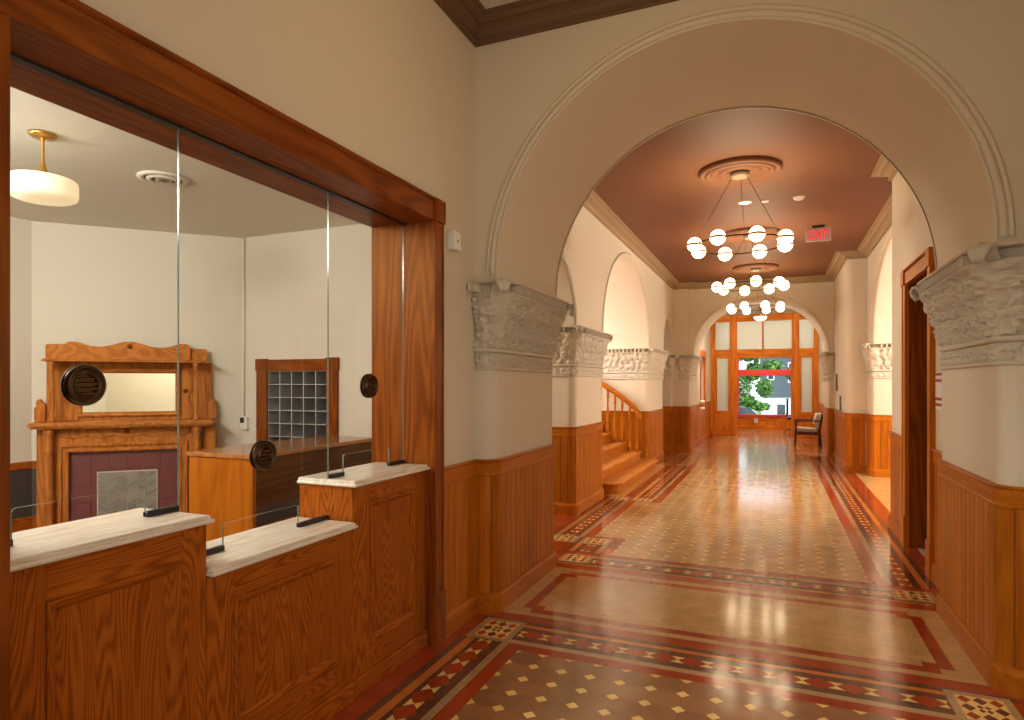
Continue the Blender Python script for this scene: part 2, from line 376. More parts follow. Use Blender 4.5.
# lobby beyond the second arch
frect(-1.9, 1.3, 15.32, 16.35, 'sand', 1); frect(-1.6, .95, 15.5, 15.58, 'red', 2); frect(-1.6, .95, 16.1, 16.18, 'red', 2)
frect(-2, 1.3, 16.35, 20.7, 'red', 1); octfield(-1.40, 16.7, 13, 23, q, 'buff')
for x in (-1.50, -1.62, -1.74): frect(x, x + .05, 16.6, 20.5, 'beige', 2)
for x in (.75, .87, .99, 1.1): frect(x, x + .05, 16.6, 20.5, 'beige', 2)
frect(-2.6, 2.1, 20.7, 23.7, 'red', 1); octfield(-1.40, 20.9, 13, 16, q, 'tan')
floor = struct(FB.build('floor', [FM[k] for k in FK], fix=False))

# ---- walls
def boxes(name, m, *bs):
    b = MB()
    for x in bs: b.box(*x)
    return struct(b.build(name, m))
boxes('wall_left', plaster, (-2.34, -1.92, -2.6, 3.92, 2.62, ZF), (-2.34, -1.92, 3.335, 3.92, 0, 2.62), (-2.34, -1.92, -2.6, .99, 0, 2.62))
boxes('wall_right', plaster, (1.22, 1.5, -2.6, 3.92, 0, ZF))
boxes('wall_rear', plaster, (-2.3, -.95, -2.8, -2.6, 0, ZF), (.25, 1.5, -2.8, -2.6, 0, ZF), (-.95, .25, -2.8, -2.6, 2.1, ZF))
w = MB()
w.prism([(-2.30, ZS), (ACX - AR, ZS)] + arc(ACX, ZA, AR, AR, 64) + [(ACX + AR, ZS), (2.4, ZS), (2.4, ZF + .1), (-2.30, ZF + .1)], XZ, YA, YB)
w.prism(fillet([(-2.30, YA), (-1.78, YA), (-1.78, YB), (-2.30, YB)], [0, .09, .03, 0]), XY, 0, ZS)
w.prism(fillet([(2.4, YB), (1.07, YB), (1.07, YA), (2.4, YA)], [0, .03, .09, 0]), XY, 0, ZS)
struct(w.build('wall_front', plaster))
# corridor left wall, three arched openings with deep vaults behind
AOPEN = [(5.45, 7.30, .85), (8.62, 12.16, 1.42), (13.80, 15.10, .80)]
w = MB(); poly = [(5.165, ZS)]
for y0, y1, b in AOPEN: poly += arc((y0 + y1) / 2, ZS, (y1 - y0) / 2, b, 48)
poly += [(15.40, ZS), (15.40, ZH + .2), (5.165, ZH + .2)]
w.prism(poly, YZ, -2.23, -4.3)
for y0, y1, rr in ((5.165, 5.45, (0, .05)), (7.30, 8.62, (.1, .08)), (12.16, 13.80, (.1, .08)), (15.10, 15.40, (.05, 0))):
    w.prism(fillet([(-4.3, y0), (-2.23, y0), (-2.23, y1), (-4.3, y1)], [0, rr[0], rr[1], 0]), XY, 0, ZS)
struct(w.build('wall_corridor_left', plaster))
boxes('wall_stairwell', plaster, (-6.4, -6.2, 5.17, 15.6, 0, 5.6), (-6.4, -4.25, 5.17, 5.4, 0, 5.6), (-6.4, -4.25, 15.4, 15.6, 0, 5.6), (-4.3, -4.2, 5.17, 15.6, 4.1, 5.6))
# corridor right wall: door bay, set-back bay with the arch, narrow bay
w = MB(); RD = (8.40, 12.30, 1.42)
w.box(1.2, 3.7, 5.165, 6.2, 0, ZH + .2); w.box(1.2, 3.7, 7.1, 8.02, 0, ZH + .2); w.box(1.2, 3.7, 6.2, 7.1, 2.57, ZH + .2); w.box(1.58, 3.7, 6.2, 7.1, 0, 2.57)
w.prism([(8.02, ZS)] + arc((RD[0] + RD[1]) / 2, ZS, (RD[1] - RD[0]) / 2, RD[2], 48) + [(12.76, ZS), (12.76, ZH + .2), (8.02, ZH + .2)], YZ, 1.53, 3.7)
w.box(1.53, 3.7, 8.02, 8.40, 0, ZS); w.prism(fillet([(3.7, 12.76), (1.53, 12.76), (1.53, 12.30), (3.7, 12.30)], [0, 0, .06, 0]), XY, 0, ZS)
w.prism(fillet([(3.7, 15.5), (1.2, 15.5), (1.2, 12.76), (3.7, 12.76)], [0, 0, .1, 0]), XY, 0, ZH + .2)
struct(w.build('wall_corridor_right', plaster))
boxes('wall_alcove', plaster, (5.2, 5.4, 7.9, 12.9, 0, 4.4), (3.65, 5.4, 7.9, 8.1, 0, 4.4), (3.65, 5.4, 12.7, 12.9, 0, 4.4))
# second arch
FCX, FR, FRB = -.345, 1.43, 1.33
w = MB()
w.prism([(-2.3, ZS)] + arc(FCX, ZS, FR, FRB, 56) + [(1.3, ZS), (1.3, ZH + .2), (-2.3, ZH + .2)], XZ, 15.36, 16.75)
w.prism(fillet([(-2.25, 15.22), (-1.85, 15.22), (-1.85, 16.75), (-2.25, 16.75)], [0, .06, 0, 0]), XY, 0, ZS)
w.prism(fillet([(1.3, 16.75), (1.085, 16.75), (1.085, 15.22), (1.3, 15.22)], [0, .03, .06, 0]), XY, 0, ZS)
w.prism(fillet([(-2.25, 15.22), (-1.88, 15.22), (-1.88, 15.36), (-2.25, 15.36)], [0, .04, 0, 0]), XY, ZS, ZH)
struct(w.build('wall_far', plaster))
boxes('wall_lobby', plaster, (-2.3, -1.85, 16.7, 17.6, 0, 4.1), (-2.3, -1.85, 18.7, 20.6, 0, 4.1), (-2.3, -1.85, 17.6, 18.7, 0, 1.12), (-2.3, -1.85, 17.6, 18.7, 2.35, 4.1), (1.2, 1.5, 16.7, 20.7, 0, 4.1))
boxes('wall_end', plaster, (-2.7, -2.5, 20.6, 23.8, 0, 3.9), (2.0, 2.2, 20.6, 23.8, 0, 3.9), (-2.7, -1.3, 23.6, 23.8, 0, 3.9), (.62, 2.2, 23.6, 23.8, 0, 3.9), (-1.3, .62, 23.6, 23.8, 2.62, 3.9), (-1.3, .62, 23.62, 23.8, 0, .44))
# office
s2 = math.sqrt(.5)
w = MB()
w.prism([(-5.10, 4.91), (-6.37, 3.64), (-6.37, -1.2), (-2.3, -1.2), (-2.3, -1.4), (-6.6, -1.4), (-6.6, 3.74), (-5.2, 5.14), (-5.10, 5.14)], XY, 0, 3.3)
for x0, x1, z0, z1 in ((-5.10, -4.745, 0, 3.3), (-3.985, -2.3, 0, 3.3), (-4.745, -3.985, 0, .56), (-4.745, -3.985, 1.72, 3.3)): w.box(x0, x1, 4.91, 5.14, z0, z1)
struct(w.build('wall_office', office_paint))
# ---- ceilings
struct(MB().box(-2.3, 1.5, -2.8, 5.2, ZF, ZF + .2).build('ceiling_front', front_ceil_m))
struct(MB().box(-2.4, 1.7, 5.0, 15.5, ZH, ZH + .2).build('ceiling', terracotta))
struct(MB().box(-6.6, -2.25, -1.4, 5.14, 3.1, 3.3).build('ceiling_office', office_ceil_m))
struct(MB().box(-2.3, 1.5, 16.2, 20.7, 3.72, 3.9).build('ceiling_lobby', front_ceil_m))
struct(MB().box(-2.7, 2.2, 20.69, 23.8, 3.56, 3.76).build('ceiling_end', front_ceil_m))
struct(MB().box(-6.4, -4.2, 5.17, 15.6, 5.5, 5.7).build('ceiling_stairwell', front_ceil_m))
struct(MB().box(3.6, 5.4, 7.9, 12.9, 4.3, 4.5).build('ceiling_alcove', front_ceil_m))
# ---- crown mouldings
def crown_prof(z1, h, out):
    z0 = z1 - h; q = lambda a, b: (out * a, z0 + h * b)
    return [q(0, 0), q(.12, 0), q(.12, .10), q(.20, .12), q(.20, .22), q(.12, .24), q(.14, .36), q(.22, .50), q(.38, .60), q(.50, .62), q(.50, .70), q(.62, .70), q(.64, .78), q(.76, .86), q(.88, .86), q(.88, .92), q(1, .94), q(1, 1), q(.0, 1)]
hallpath = [(-2.23, 5.17), (-2.23, 15.22), (-1.88, 15.22), (-1.88, 15.36), (1.2, 15.36), (1.2, 12.76), (1.53, 12.76), (1.53, 8.02), (1.2, 8.02), (1.2, 5.17)]
struct(MB().sweep(hallpath, crown_prof(ZH, .125, .185), 1, closed=True).build('trim_1', crown_m))
struct(MB().sweep([(-1.92, -2.6), (-1.92, YA), (1.22, YA), (1.22, -2.6)], crown_prof(ZF, .15, .15), 1).build('trim_2', brown_crown))
def archivolt(name, cx, cy_plane, a, b, z, prof, n, axis, m=plaster, leg=0):
    """profile (radial, out) swept round an arch opening; out is measured from the wall face"""
    mb = MB(); L = len(prof); pts = []
    for k in range(n + 1):
        t = PI - PI * k / n
        for r, o in prof:
            p_, z_ = cx + (a + r) * math.cos(t), z + (b + r) * math.sin(t)
            pts.append((p_, cy_plane + o, z_) if axis == 'x' else (cy_plane + o, p_, z_))
    mb.add(pts, [(i * L + j, i * L + j + 1, (i + 1) * L + j + 1, (i + 1) * L + j) for i in range(n) for j in range(L - 1)], 0, True)
    return struct(mb.build(name, m))
def roll(r0, rad, s, n=8): return [(r0 + rad - rad * math.cos(PI * k / n), s * rad * math.sin(PI * k / n)) for k in range(n + 1)]
archivolt('trim_3', ACX, YA, AR, AR, ZA, [(-.004, .004), (-.004, -.010), (.010, -.013), (.013, -.002)] + [(r + .014, o) for r, o in roll(0, .020, -1)] + [(.056, -.006), (.060, -.016), (.072, -.018), (.082, -.008), (.085, .004)], 72, 'x')
archivolt('trim_4', ACX, YB, AR, AR, ZA, [(-.006, -.01), (-.006, .012), (.03, .014), (.035, 0)], 64, 'x')
for i, (y0, y1, b) in enumerate(AOPEN):
    big = i < 2
    archivolt('trim_%d' % (5 + i), (y0 + y1) / 2, -2.23, (y1 - y0) / 2, b, ZS, [(-.006, -.015), (-.006, .004)] + [(r + .004, o) for r, o in roll(0, .016, 1)] + ([(.05, .002), (.055, .012), (.075, .014), (.085, 0)] if i == 0 else [(.045, 0)]), 56, 'y')
archivolt('trim_8', (RD[0] + RD[1]) / 2, 1.53, (RD[1] - RD[0]) / 2, RD[2], ZS, [(-.008, .06), (-.008, -.004)] + [(r, o) for r, o in roll(0, .028, -1)] + [(.07, -.002), (.075, -.012), (.10, -.012), (.11, 0)], 56, 'y')
archivolt('trim_9', FCX, 15.36, FR, FRB, ZS, [(-.006, .01), (-.006, -.012), (.03, -.016), (.05, -.002), (.055, 0)], 56, 'x')

# ================================================================== WAINSCOT
def arclen(path):
    s = [0]
    for a, b in zip(path, path[1:]): s.append(s[-1] + math.dist(a, b))
    return s
def offpath(path, o, side=1):
    out = []
    for i in range(len(path)):
        ns = []
        if i > 0: d = Vector((path[i][0] - path[i-1][0], path[i][1] - path[i-1][1])).normalized(); ns.append(Vector((d.y, -d.x)) * side)
        if i < len(path) - 1: d = Vector((path[i+1][0] - path[i][0], path[i+1][1] - path[i][1])).normalized(); ns.append(Vector((d.y, -d.x)) * side)
        n_ = (ns[0] + ns[1]) / max(.25, 1 + ns[0].dot(ns[1])) if len(ns) == 2 else ns[0]
        out.append((path[i][0] + n_.x * o, path[i][1] + n_.y * o))
    return out
def along(path, s, t):
    i = 0
    while i < len(path) - 2 and s[i + 1] < t: i += 1
    k = (t - s[i]) / max(1e-9, s[i + 1] - s[i]); a, b = path[i], path[i + 1]
    return (a[0] + (b[0] - a[0]) * k, a[1] + (b[1] - a[1]) * k)
def wainscot(label, path, rad, bw=.088, top=1.062, group=None, mats=None):
    P = fillet(path, rad, 6); mid = P[len(P) // 2]; M = mats or oak
    t = thing('wainscot', label, 'wainscot', (mid[0], mid[1], 0), group)
    s = arclen(P); L = s[-1]; n = max(1, round(L / bw)); b = MB()
    for i in range(n):
        a0, a1 = L * i / n, L * (i + 1) / n; g = .006
        ts = sorted(set([a0 + .0006, a0 + g, a1 - g, a1 - .0006] + [x for x in s if a0 + g < x < a1 - g]))
        sub = [along(P, s, x) for x in ts]
        if len(sub) < 2: continue
        outs = [.007 if (x < a0 + g * .9 or x > a1 - g * .9) else .014 for x in ts]
        line = []
        for k_, x in enumerate(ts):
            o1 = offpath(sub, 1)[k_]; line.append((sub[k_][0] + (o1[0] - sub[k_][0]) * outs[k_], sub[k_][1] + (o1[1] - sub[k_][1]) * outs[k_]))
        vs = [(x, y, .12) for x, y in line] + [(x, y, top - .10) for x, y in line]; m_ = len(line)
        b.add(vs, [(k_, k_ + 1, m_ + k_ + 1, m_ + k_) for k_ in range(m_ - 1)])
    b.build('beadboard', M[2], t, fix=False)
    z = top
    axis = 1 if abs(path[-1][1] - path[0][1]) >= abs(path[-1][0] - path[0][0]) else 0
    MB().sweep(P, [(0, z - .115), (.016, z - .115), (.022, z - .108), (.022, z - .1), (.018, z - .096), (.018, z - .022), (.030, z - .014), (.034, z - .006), (.030, z), (0, z)], 1).build('cap_rail', M[axis], t)
    MB().sweep(P, [(0, 0), (.034, 0), (.034, .105), (.030, .118), (.022, .128), (.020, .14), (0, .14)], 1).build('base_rail', M[axis], t)
    return t
W = wainscot
W('beadboard oak wainscot wrapping the left pier of the big front arch beside the counter', [(-1.92, 3.415), (-1.92, YA), (-1.78, YA), (-1.78, YB), (-2.23, YB)], [0, 0, .09, .03, 0])
W('beadboard oak wainscot on the pier just before the curved stair', [(-3.2, 7.30), (-2.23, 7.30), (-2.23, 8.62), (-3.0, 8.62)], [0, .1, .08, 0])
W('beadboard oak wainscot behind and beyond the stair railing', [(-4.2, 12.16), (-2.23, 12.16), (-2.23, 13.80), (-2.9, 13.80)], [0, .1, .08, 0], bw=.11)
W('beadboard oak wainscot on the left pier of the far arch', [(-3.2, 15.10), (-2.23, 15.10), (-2.23, 15.22), (-1.85, 15.22), (-1.85, 16.72)], [0, 0, 0, .06, 0], bw=.11)
W('beadboard oak wainscot wrapping the right pier of the big front arch', [(1.2, YB), (1.07, YB), (1.07, YA), (1.215, YA)], [0, .03, .09, 0])
W('short strip of oak wainscot between the right arch pier and the oak doorway', [(1.2, 6.05), (1.2, 5.24)], 0)
W('oak wainscot on the wall end just past the right doorway', [(1.53, 8.38), (1.53, 8.02), (1.2, 8.02), (1.2, 7.26)], 0)
W('golden oak wainscot under the carved band at the right side alcove', [(1.53, 12.72), (1.53, 12.30), (3.6, 12.30)], [0, .06, 0], bw=.105)
W('oak wainscot on the projecting wall between the right alcove and the far arch', [(1.085, 16.72), (1.085, 15.22), (1.2, 15.22), (1.2, 12.76), (1.50, 12.76)], [0, .06, 0, .1, 0], bw=.1)
W('oak wainscot along the left lobby wall beyond the far arch', [(-1.85, 16.76), (-1.85, 20.5)], 0, bw=.12)
W('oak wainscot along the right lobby wall behind the wooden armchair', [(1.2, 20.5), (1.2, 16.78)], 0, bw=.12)

# ================================================================== CAPITALS
def relief(U, V, seed, dens):
    """carved foliage: rosettes of lobed leaves along curling stems; V runs 0..1 up the bell"""
    rs = np.random.RandomState(seed); H = np.zeros_like(U); umax = U.max()
    mot = []
    pitch = .115 / dens; nu = max(2, int(umax / pitch))
    for i in range(nu):
        for row, (v, r) in enumerate(((.70, .062), (.28, .058), (.95, .03), (.48, .040), (.06, .032))):
            u = (i + (.5 if row % 2 else 0) + rs.uniform(-.18, .18)) * pitch
            mot.append((u, (v + rs.uniform(-.05, .05)) * .36, r * rs.uniform(.85, 1.15) / dens, rs.uniform(0, 6.28), rs.choice([3, 5, 5, 7])))
    Z = V * .36
    for u, z, r, a, k in mot:
        sel = (np.abs(U - u) < r * 1.1) & (np.abs(Z - z) < r * 1.1)
        if not sel.any(): continue
        x, y = U[sel] - u, Z[sel] - z; d = np.hypot(x, y); th = np.arctan2(y, x) + a
        R = r * (.52 + .48 * np.abs(np.cos(th * k / 2)) ** .8)
        h = np.clip((1 - (d / R) ** 2) * 1.5, 0, 1) ** .5 * (.55 + .45 * np.abs(np.sin(d / r * 5.5 + th * .5)))
        h *= 1 - .55 * np.exp(-(d / (r * .16)) ** 2) * (k != 3)
        H[sel] = np.maximum(H[sel], h)
    for ph in (0, .5):
        st = .5 + .36 * np.sin(2 * PI * (U / .34 + ph)); H = np.maximum(H, .6 * np.exp(-((V - st) / .035) ** 2))
    return H
def capital(label, path, rad, du, seed, dens=1., corner=.03, dent=.045, fl=.075, amp=.034, group=None, tap=False):
    conv = []
    P = fillet(path, rad, 6)
    if tap: P = [P[0], (P[0][0] + .02, P[0][1])] + P[1:]
    s = arclen(P); L = s[-1]
    rr = rad if isinstance(rad, (list, tuple)) else [rad] * len(path)
    for i, p_ in enumerate(path):
        if rr[i] and 0 < i < len(path) - 1: conv.append(min(range(len(P)), key=lambda k: math.dist(P[k], p_)))
    uc = [s[k] for k in conv]
    t = thing('pilaster_capital', label, 'capital', (P[len(P) // 2][0], P[len(P) // 2][1], 1.68), group)
    nu = int(L / du) + 1; us = np.linspace(0, L, nu)
    base = [along(P, s, u) for u in us]
    nrm = []
    for u in us:
        a, b = along(P, s, max(0, u - .02)), along(P, s, min(L, u + .02)); d = Vector((b[0] - a[0], b[1] - a[1])).normalized(); nrm.append((d.y, -d.x))
    # miter the few sharp inner corners by clamping
    z0, z1 = 1.835, 2.195
    def grid(zs, off, nm):
        b = MB(); n_ = len(zs); vs = []
        for i in range(nu):
            for j in range(n_): vs.append((base[i][0] + nrm[i][0] * off[i][j], base[i][1] + nrm[i][1] * off[i][j], zs[j]))
        b.add(vs, [(i * n_ + j, (i + 1) * n_ + j, (i + 1) * n_ + j + 1, i * n_ + j + 1) for i in range(nu - 1) for j in range(n_ - 1)], 0, True)
        return b.build(nm, stone, t, fix=False)
    zs = np.linspace(z0, z1, max(8, int((z1 - z0) / du) + 1)); U, V = np.meshgrid(us, (zs - z0) / (z1 - z0), indexing='ij')
    H = relief(U, V, seed, dens); flare = .012 + fl * V ** 1.7
    if tap: flare = flare * np.clip(.30 + .70 * U / .16, 0, 1)
    for c in uc:
        g = np.exp(-((U - c) / .06) ** 2)
        flute = .5 + .5 * np.cos((U - c) / .06 * 6.5)
        H = H * (1 - .6 * g) + g * (.2 + .5 * flute * (1 - V)); flare = flare + g * corner * V ** 1.6
    grid(zs, flare - .004 + amp * H ** 1.1, 'carved_bell')
    zs2 = np.linspace(1.70, 1.80, max(5, int(.10 / du) + 1)); U2, V2 = np.meshgrid(us, (zs2 - 1.70) / .1, indexing='ij')
    H2 = relief(U2 * 1.0, V2 * .5 + .2, seed + 50, dens * 1.2) * np.sin(PI * V2) ** .5
    grid(zs2, .010 + amp * .6 * H2, 'carved_band')
    MB().sweep(P, [(0, 1.68), (.016, 1.68), (.022, 1.686), (.022, 1.694), (.016, 1.70), (0, 1.70)], 1).build('lower_bead', stone, t)
    MB().sweep(P, [(0, 1.80), (.018, 1.80), (.028, 1.808), (.030, 1.818), (.026, 1.828), (.014, 1.836), (0, 1.836)], 1).build('middle_bead', stone, t)
    MB().sweep(P, [(0, 2.188)] + [(fl + o, z) for o, z in ((.012, 2.188), (.026, 2.194), (.028, 2.206), (-.034, 2.212), (-.034, 2.262), (.040, 2.266), (.046, 2.274), (.042, 2.284))] + [(0, 2.284)], 1, sc=[min(1, .30 + .70 * x / .16) for x in s] if tap else None).build('abacus', stone, t)
    n_ = int(L / dent); st = []
    for i in range(n_):
        if any(abs((i + .5) * L / n_ - c) < .07 for c in uc): continue
        for f, o in ((.25, fl - .035), (.25, fl + .034), (.60, fl + .034), (.60, fl - .035)):
            u = (i + f) * L / n_; q_ = along(P, s, u); a_, c_ = along(P, s, max(0, u - .004)), along(P, s, min(L, u + .004))
            d = Vector((c_[0] - a_[0], c_[1] - a_[1])).normalized(); st.append((q_[0] + d.y * o, q_[1] - d.x * o))
    m_ = len(st); b = MB()
    b.add([(x, y, 2.212) for x, y in st] + [(x, y, 2.264) for x, y in st], [(i, i + 1, m_ + i + 1, m_ + i) for i in range(m_ - 1)])
    b.build('dentil_course', stone, t, fix=False)
    for k in conv:      # acanthus leaf curling over at each corner
        i = min(range(nu), key=lambda j: abs(us[j] - s[k])); q_ = fl + corner
        pth = [(.30, 2.00), (.45, 2.07), (.68, 2.14), (.90, 2.20), (1.08, 2.245), (1.26, 2.272), (1.45, 2.270), (1.56, 2.245), (1.55, 2.212), (1.42, 2.195)]
        wid = [.030, .042, .050, .054, .056, .058, .054, .046, .036, .020]; v = MB(); vs = []; NN = 24
        dx, dy = nrm[i][0], nrm[i][1]; sx, sy = -dy, dx
        for j, ((f, z), w_) in enumerate(zip(pth, wid)):
            p0, p1 = pth[max(0, j - 1)], pth[min(len(pth) - 1, j + 1)]; tx, tz = (p1[0] - p0[0]) * q_, p1[1] - p0[1]; l_ = math.hypot(tx, tz); nx_, nz_ = -tz / l_, tx / l_
            for m_ in range(NN):
                th = 2 * PI * m_ / NN; side = math.cos(th) * w_ * (1 + .12 * (j % 2)); hgt = math.sin(th) * .015 + .010 * math.cos(5 * PI * math.cos(th)) * (1 if math.sin(th) >= 0 else .3)
                o_ = f * q_ + nx_ * hgt
                vs.append((base[i][0] + dx * o_ + sx * side, base[i][1] + dy * o_ + sy * side, z + nz_ * hgt))
        v.add(vs, [(j * NN + m_, j * NN + (m_ + 1) % NN, (j + 1) * NN + (m_ + 1) % NN, (j + 1) * NN + m_) for j in range(len(pth) - 1) for m_ in range(NN)], 0, True)
        v.add(vs[:NN], [tuple(range(NN))]); v.add(vs[-NN:], [tuple(range(NN))])
        v.build('leaf_curl', stone, t)
    return t
capital('big carved foliage capital on the left pier of the front arch', [(-1.915, YA), (-1.78, YA), (-1.78, YB), (-2.2, YB)], [0, .09, .09, 0], .005, 3, 1.12, fl=.115, amp=.046, tap=True)
capital('big carved foliage capital on the right pier of the front arch, nearest the right edge', [(1.195, YB), (1.07, YB), (1.07, YA), (1.215, YA)], [0, .09, .09, 0], .005, 11, 1.12, fl=.115, amp=.046)
capital('carved capital on the pier just before the curved stair', [(-3.0, 7.30), (-2.23, 7.30), (-2.23, 8.62), (-2.9, 8.62)], [0, .1, .08, 0], .011, 21)
capital('long pale carved band above the stair railing on the far stair jamb', [(-4.1, 12.16), (-2.23, 12.16), (-2.23, 13.80), (-2.8, 13.80)], [0, .1, .08, 0], .016, 31, dent=.075)
capital('small carved capital on the far side of the narrow left arch', [(-2.9, 15.10), (-2.23, 15.10), (-2.23, 15.20)], [0, .05, 0], .02, 41, dent=.06)
capital('small carved capital under the left foot of the far arch', [(-2.10, 15.22), (-1.85, 15.22), (-1.85, 16.72)], [0, .06, 0], .018, 51, dent=.06)
capital('small carved capital under the right foot of the far arch', [(1.085, 16.72), (1.085, 15.22), (1.19, 15.22)], [0, .06, 0], .018, 61, dent=.06)
capital('white carved capital at the arched right side alcove', [(1.53, 12.74), (1.53, 12.30), (3.6, 12.30)], [0, .06, 0], .014, 71, dent=.075)
# ================================================================== SERVICE OPENING
def frame_strip(mb, x, y0, y1, z0, z1, prof, m=0, mp=lambda y, z, o, x: (x + o, y, z), m2=None):
    """mitred rectangular moulding: prof (inset, out)"""
    L = len(prof); vs = []
    for sy, sz in ((0, 0), (1, 0), (1, 1), (0, 1)):
        for ins, o in prof: vs.append(mp(y1 - ins if sy else y0 + ins, z1 - ins if sz else z0 + ins, o, x))
    mb.add(vs, [(i * L + j, ((i + 1) % 4) * L + j, ((i + 1) % 4) * L + j + 1, i * L + j + 1) for i in (0, 2) for j in range(L - 1)], m)
    mb.add(vs, [(i * L + j, ((i + 1) % 4) * L + j, ((i + 1) % 4) * L + j + 1, i * L + j + 1) for i in (1, 3) for j in range(L - 1)], m if m2 is None else m2)
    return mb
XF = -1.955
def counter(label, y0, y1, zt, pn):
    py0, py1, pz0, pz1 = pn
    t = thing('service_counter', label, 'counter', (-2.1, (y0 + y1) / 2, 0))
    MB().box(-2.29, XF - .02, y0 + .001, y1 - .001, 0, zt).build('carcass', ctr[2], t)
    MB().box(XF - .02, XF, y0 + .001, py0, .02, zt).build('stile', ctr[2], t, bevel=.002)
    MB().box(XF - .02, XF, py1, y1 - .001, .02, zt).build('stile', ctr[2], t, bevel=.002)
    MB().box(XF - .02, XF - .0005, py0, py1, pz1, zt).build('top_rail', ctr[1], t, bevel=.002)
    MB().box(XF - .02, XF - .0005, py0, py1, .02, pz0).build('bottom_rail', ctr[1], t, bevel=.002)
    MB().box(XF - .02, XF - .013, py0 + .01, py1 - .01, pz0 + .01, pz1 - .01).build('panel', ctr[2], t)
    b = MB(); frame_strip(b, XF, py0, py1, pz0, pz1, [(0, -.004), (0, .004), (.004, .008), (.012, .007), (.016, .001), (.024, -.002), (.03, -.008), (.034, -.013)], m2=1)
    b.build('panel_moulding', [ctr[1], ctr[2]], t)
    MB().box(XF - .02, XF + .022, y0 + .001, y1 - .001, 0, .095).build('plinth', ctr[1], t, bevel=.004)
    return t
counter('left tall oak service counter section, topped by the marble slab nearest the camera', 1.026, 1.715, 1.064, (1.156, 1.607, .20, .945))
counter('low middle oak service counter section between the two taller ones', 1.715, 2.588, .860, (1.843, 2.477, .235, .742))
counter('right tall oak service counter section beside the plinth of the oak casing', 2.588, 3.298, 1.064, (2.738, 3.183, .222, .965))
def slab(label, y0, y1, zt, loc_end=True):
    P = [(-2.31, y0), (-2.31, y1), (XF + .002, y1), (XF + .002, y0)]
    b = MB(); pr = [(0, zt - .033), (.022, zt - .033), (.030, zt - .029), (.032, zt - .022), (.028, zt - .016), (.022, zt - .014), (.022, zt - .008), (.017, zt - .002), (.010, zt)]
    pth = [(-2.29, y1 - .028), (XF + .002, y1 - .028), (XF + .002, y0 + (.028 if loc_end else 0)), (-2.29, y0 + (.028 if loc_end else 0))]
    b.sweep(pth, pr, -1, m=0, cap=False)
    q = pr[-1][0]; a, c = y0 + (.028 if loc_end else 0), y1 - .028
    b.add([(-2.29, a - q, zt), (XF + .002 + q, a - q, zt), (XF + .002 + q, c + q, zt), (-2.29, c + q, zt)], [(0, 1, 2, 3)])
    b.add([(-2.29, a, zt - .033), (XF + .002, a, zt - .033), (XF + .002, c, zt - .033), (-2.29, c, zt - .033)], [(3, 2, 1, 0)])
    o = b.build('marble_countertop', marble_m, None, org=(-2.1, (y0 + y1) / 2, zt - .033))
    return tag(o, label, 'countertop')
slab('long cream marble slab on the left tall counter, nearest the camera', 1.026, 1.7185, 1.097)
slab('cream marble slab on the low middle counter', 1.718, 2.588, .893)
slab('cream marble slab on the right tall counter by the oak casing', 2.572, 3.298, 1.097)
t = thing('service_window_casing', 'heavy oak casing framing the large glazed service opening on the left', 'window casing', (-2.0, 3.36, 0))
MB().box(-1.93, -1.886, .55, 3.302, 2.566, 2.683).build('header_board', cas[1], t, bevel=.004)
MB().sweep([(-1.90, .55), (-1.90, 3.296)], [(0, 2.681), (.016, 2.681), (.024, 2.688), (.028, 2.695), (.026, 2.702), (0, 2.702)], 1).build('header_cap', cas[1], t)
b = MB().box(-1.93, -1.872, 3.292, 3.412, 2.568, 2.706); frame_strip(b, -1.872, 3.306, 3.398, 2.584, 2.692, [(0, .0005), (.004, .006), (.012, .006), (.016, .0005)]); b.build('corner_block', cas[2], t, bevel=.003)
b = MB().box(-1.93, -1.886, 3.300, 3.405, .31, 2.575); b.box(-1.888, -1.880, 3.300, 3.312, .31, 2.59); b.box(-1.888, -1.880, 3.388, 3.405, .31, 2.59); b.build('side_casing', cas[2], t, bevel=.003)
MB().box(-1.93, -1.874, 3.294, 3.412, 0, .312).build('plinth_block', cas[2], t, bevel=.005)
MB().box(-1.93, -1.887, .912, 1.028, 0, 2.565).build('side_casing', cas[2], t, bevel=.003)
MB().box(-2.345, -1.925, 3.30, 3.336, 0, 2.62).build('jamb', cas[2], t, bevel=.002)
MB().box(-2.345, -1.925, .985, 1.024, 0, 2.62).build('jamb', cas[2], t, bevel=.002)
MB().box(-2.345, -1.925, 1.024, 3.30, 2.570, 2.622).build('soffit', cas[1], t, bevel=.002)
MB().box(-2.128, -2.092, 1.024, 3.30, 2.560, 2.571).build('glazing_channel', black_m, t)
GX = -2.11
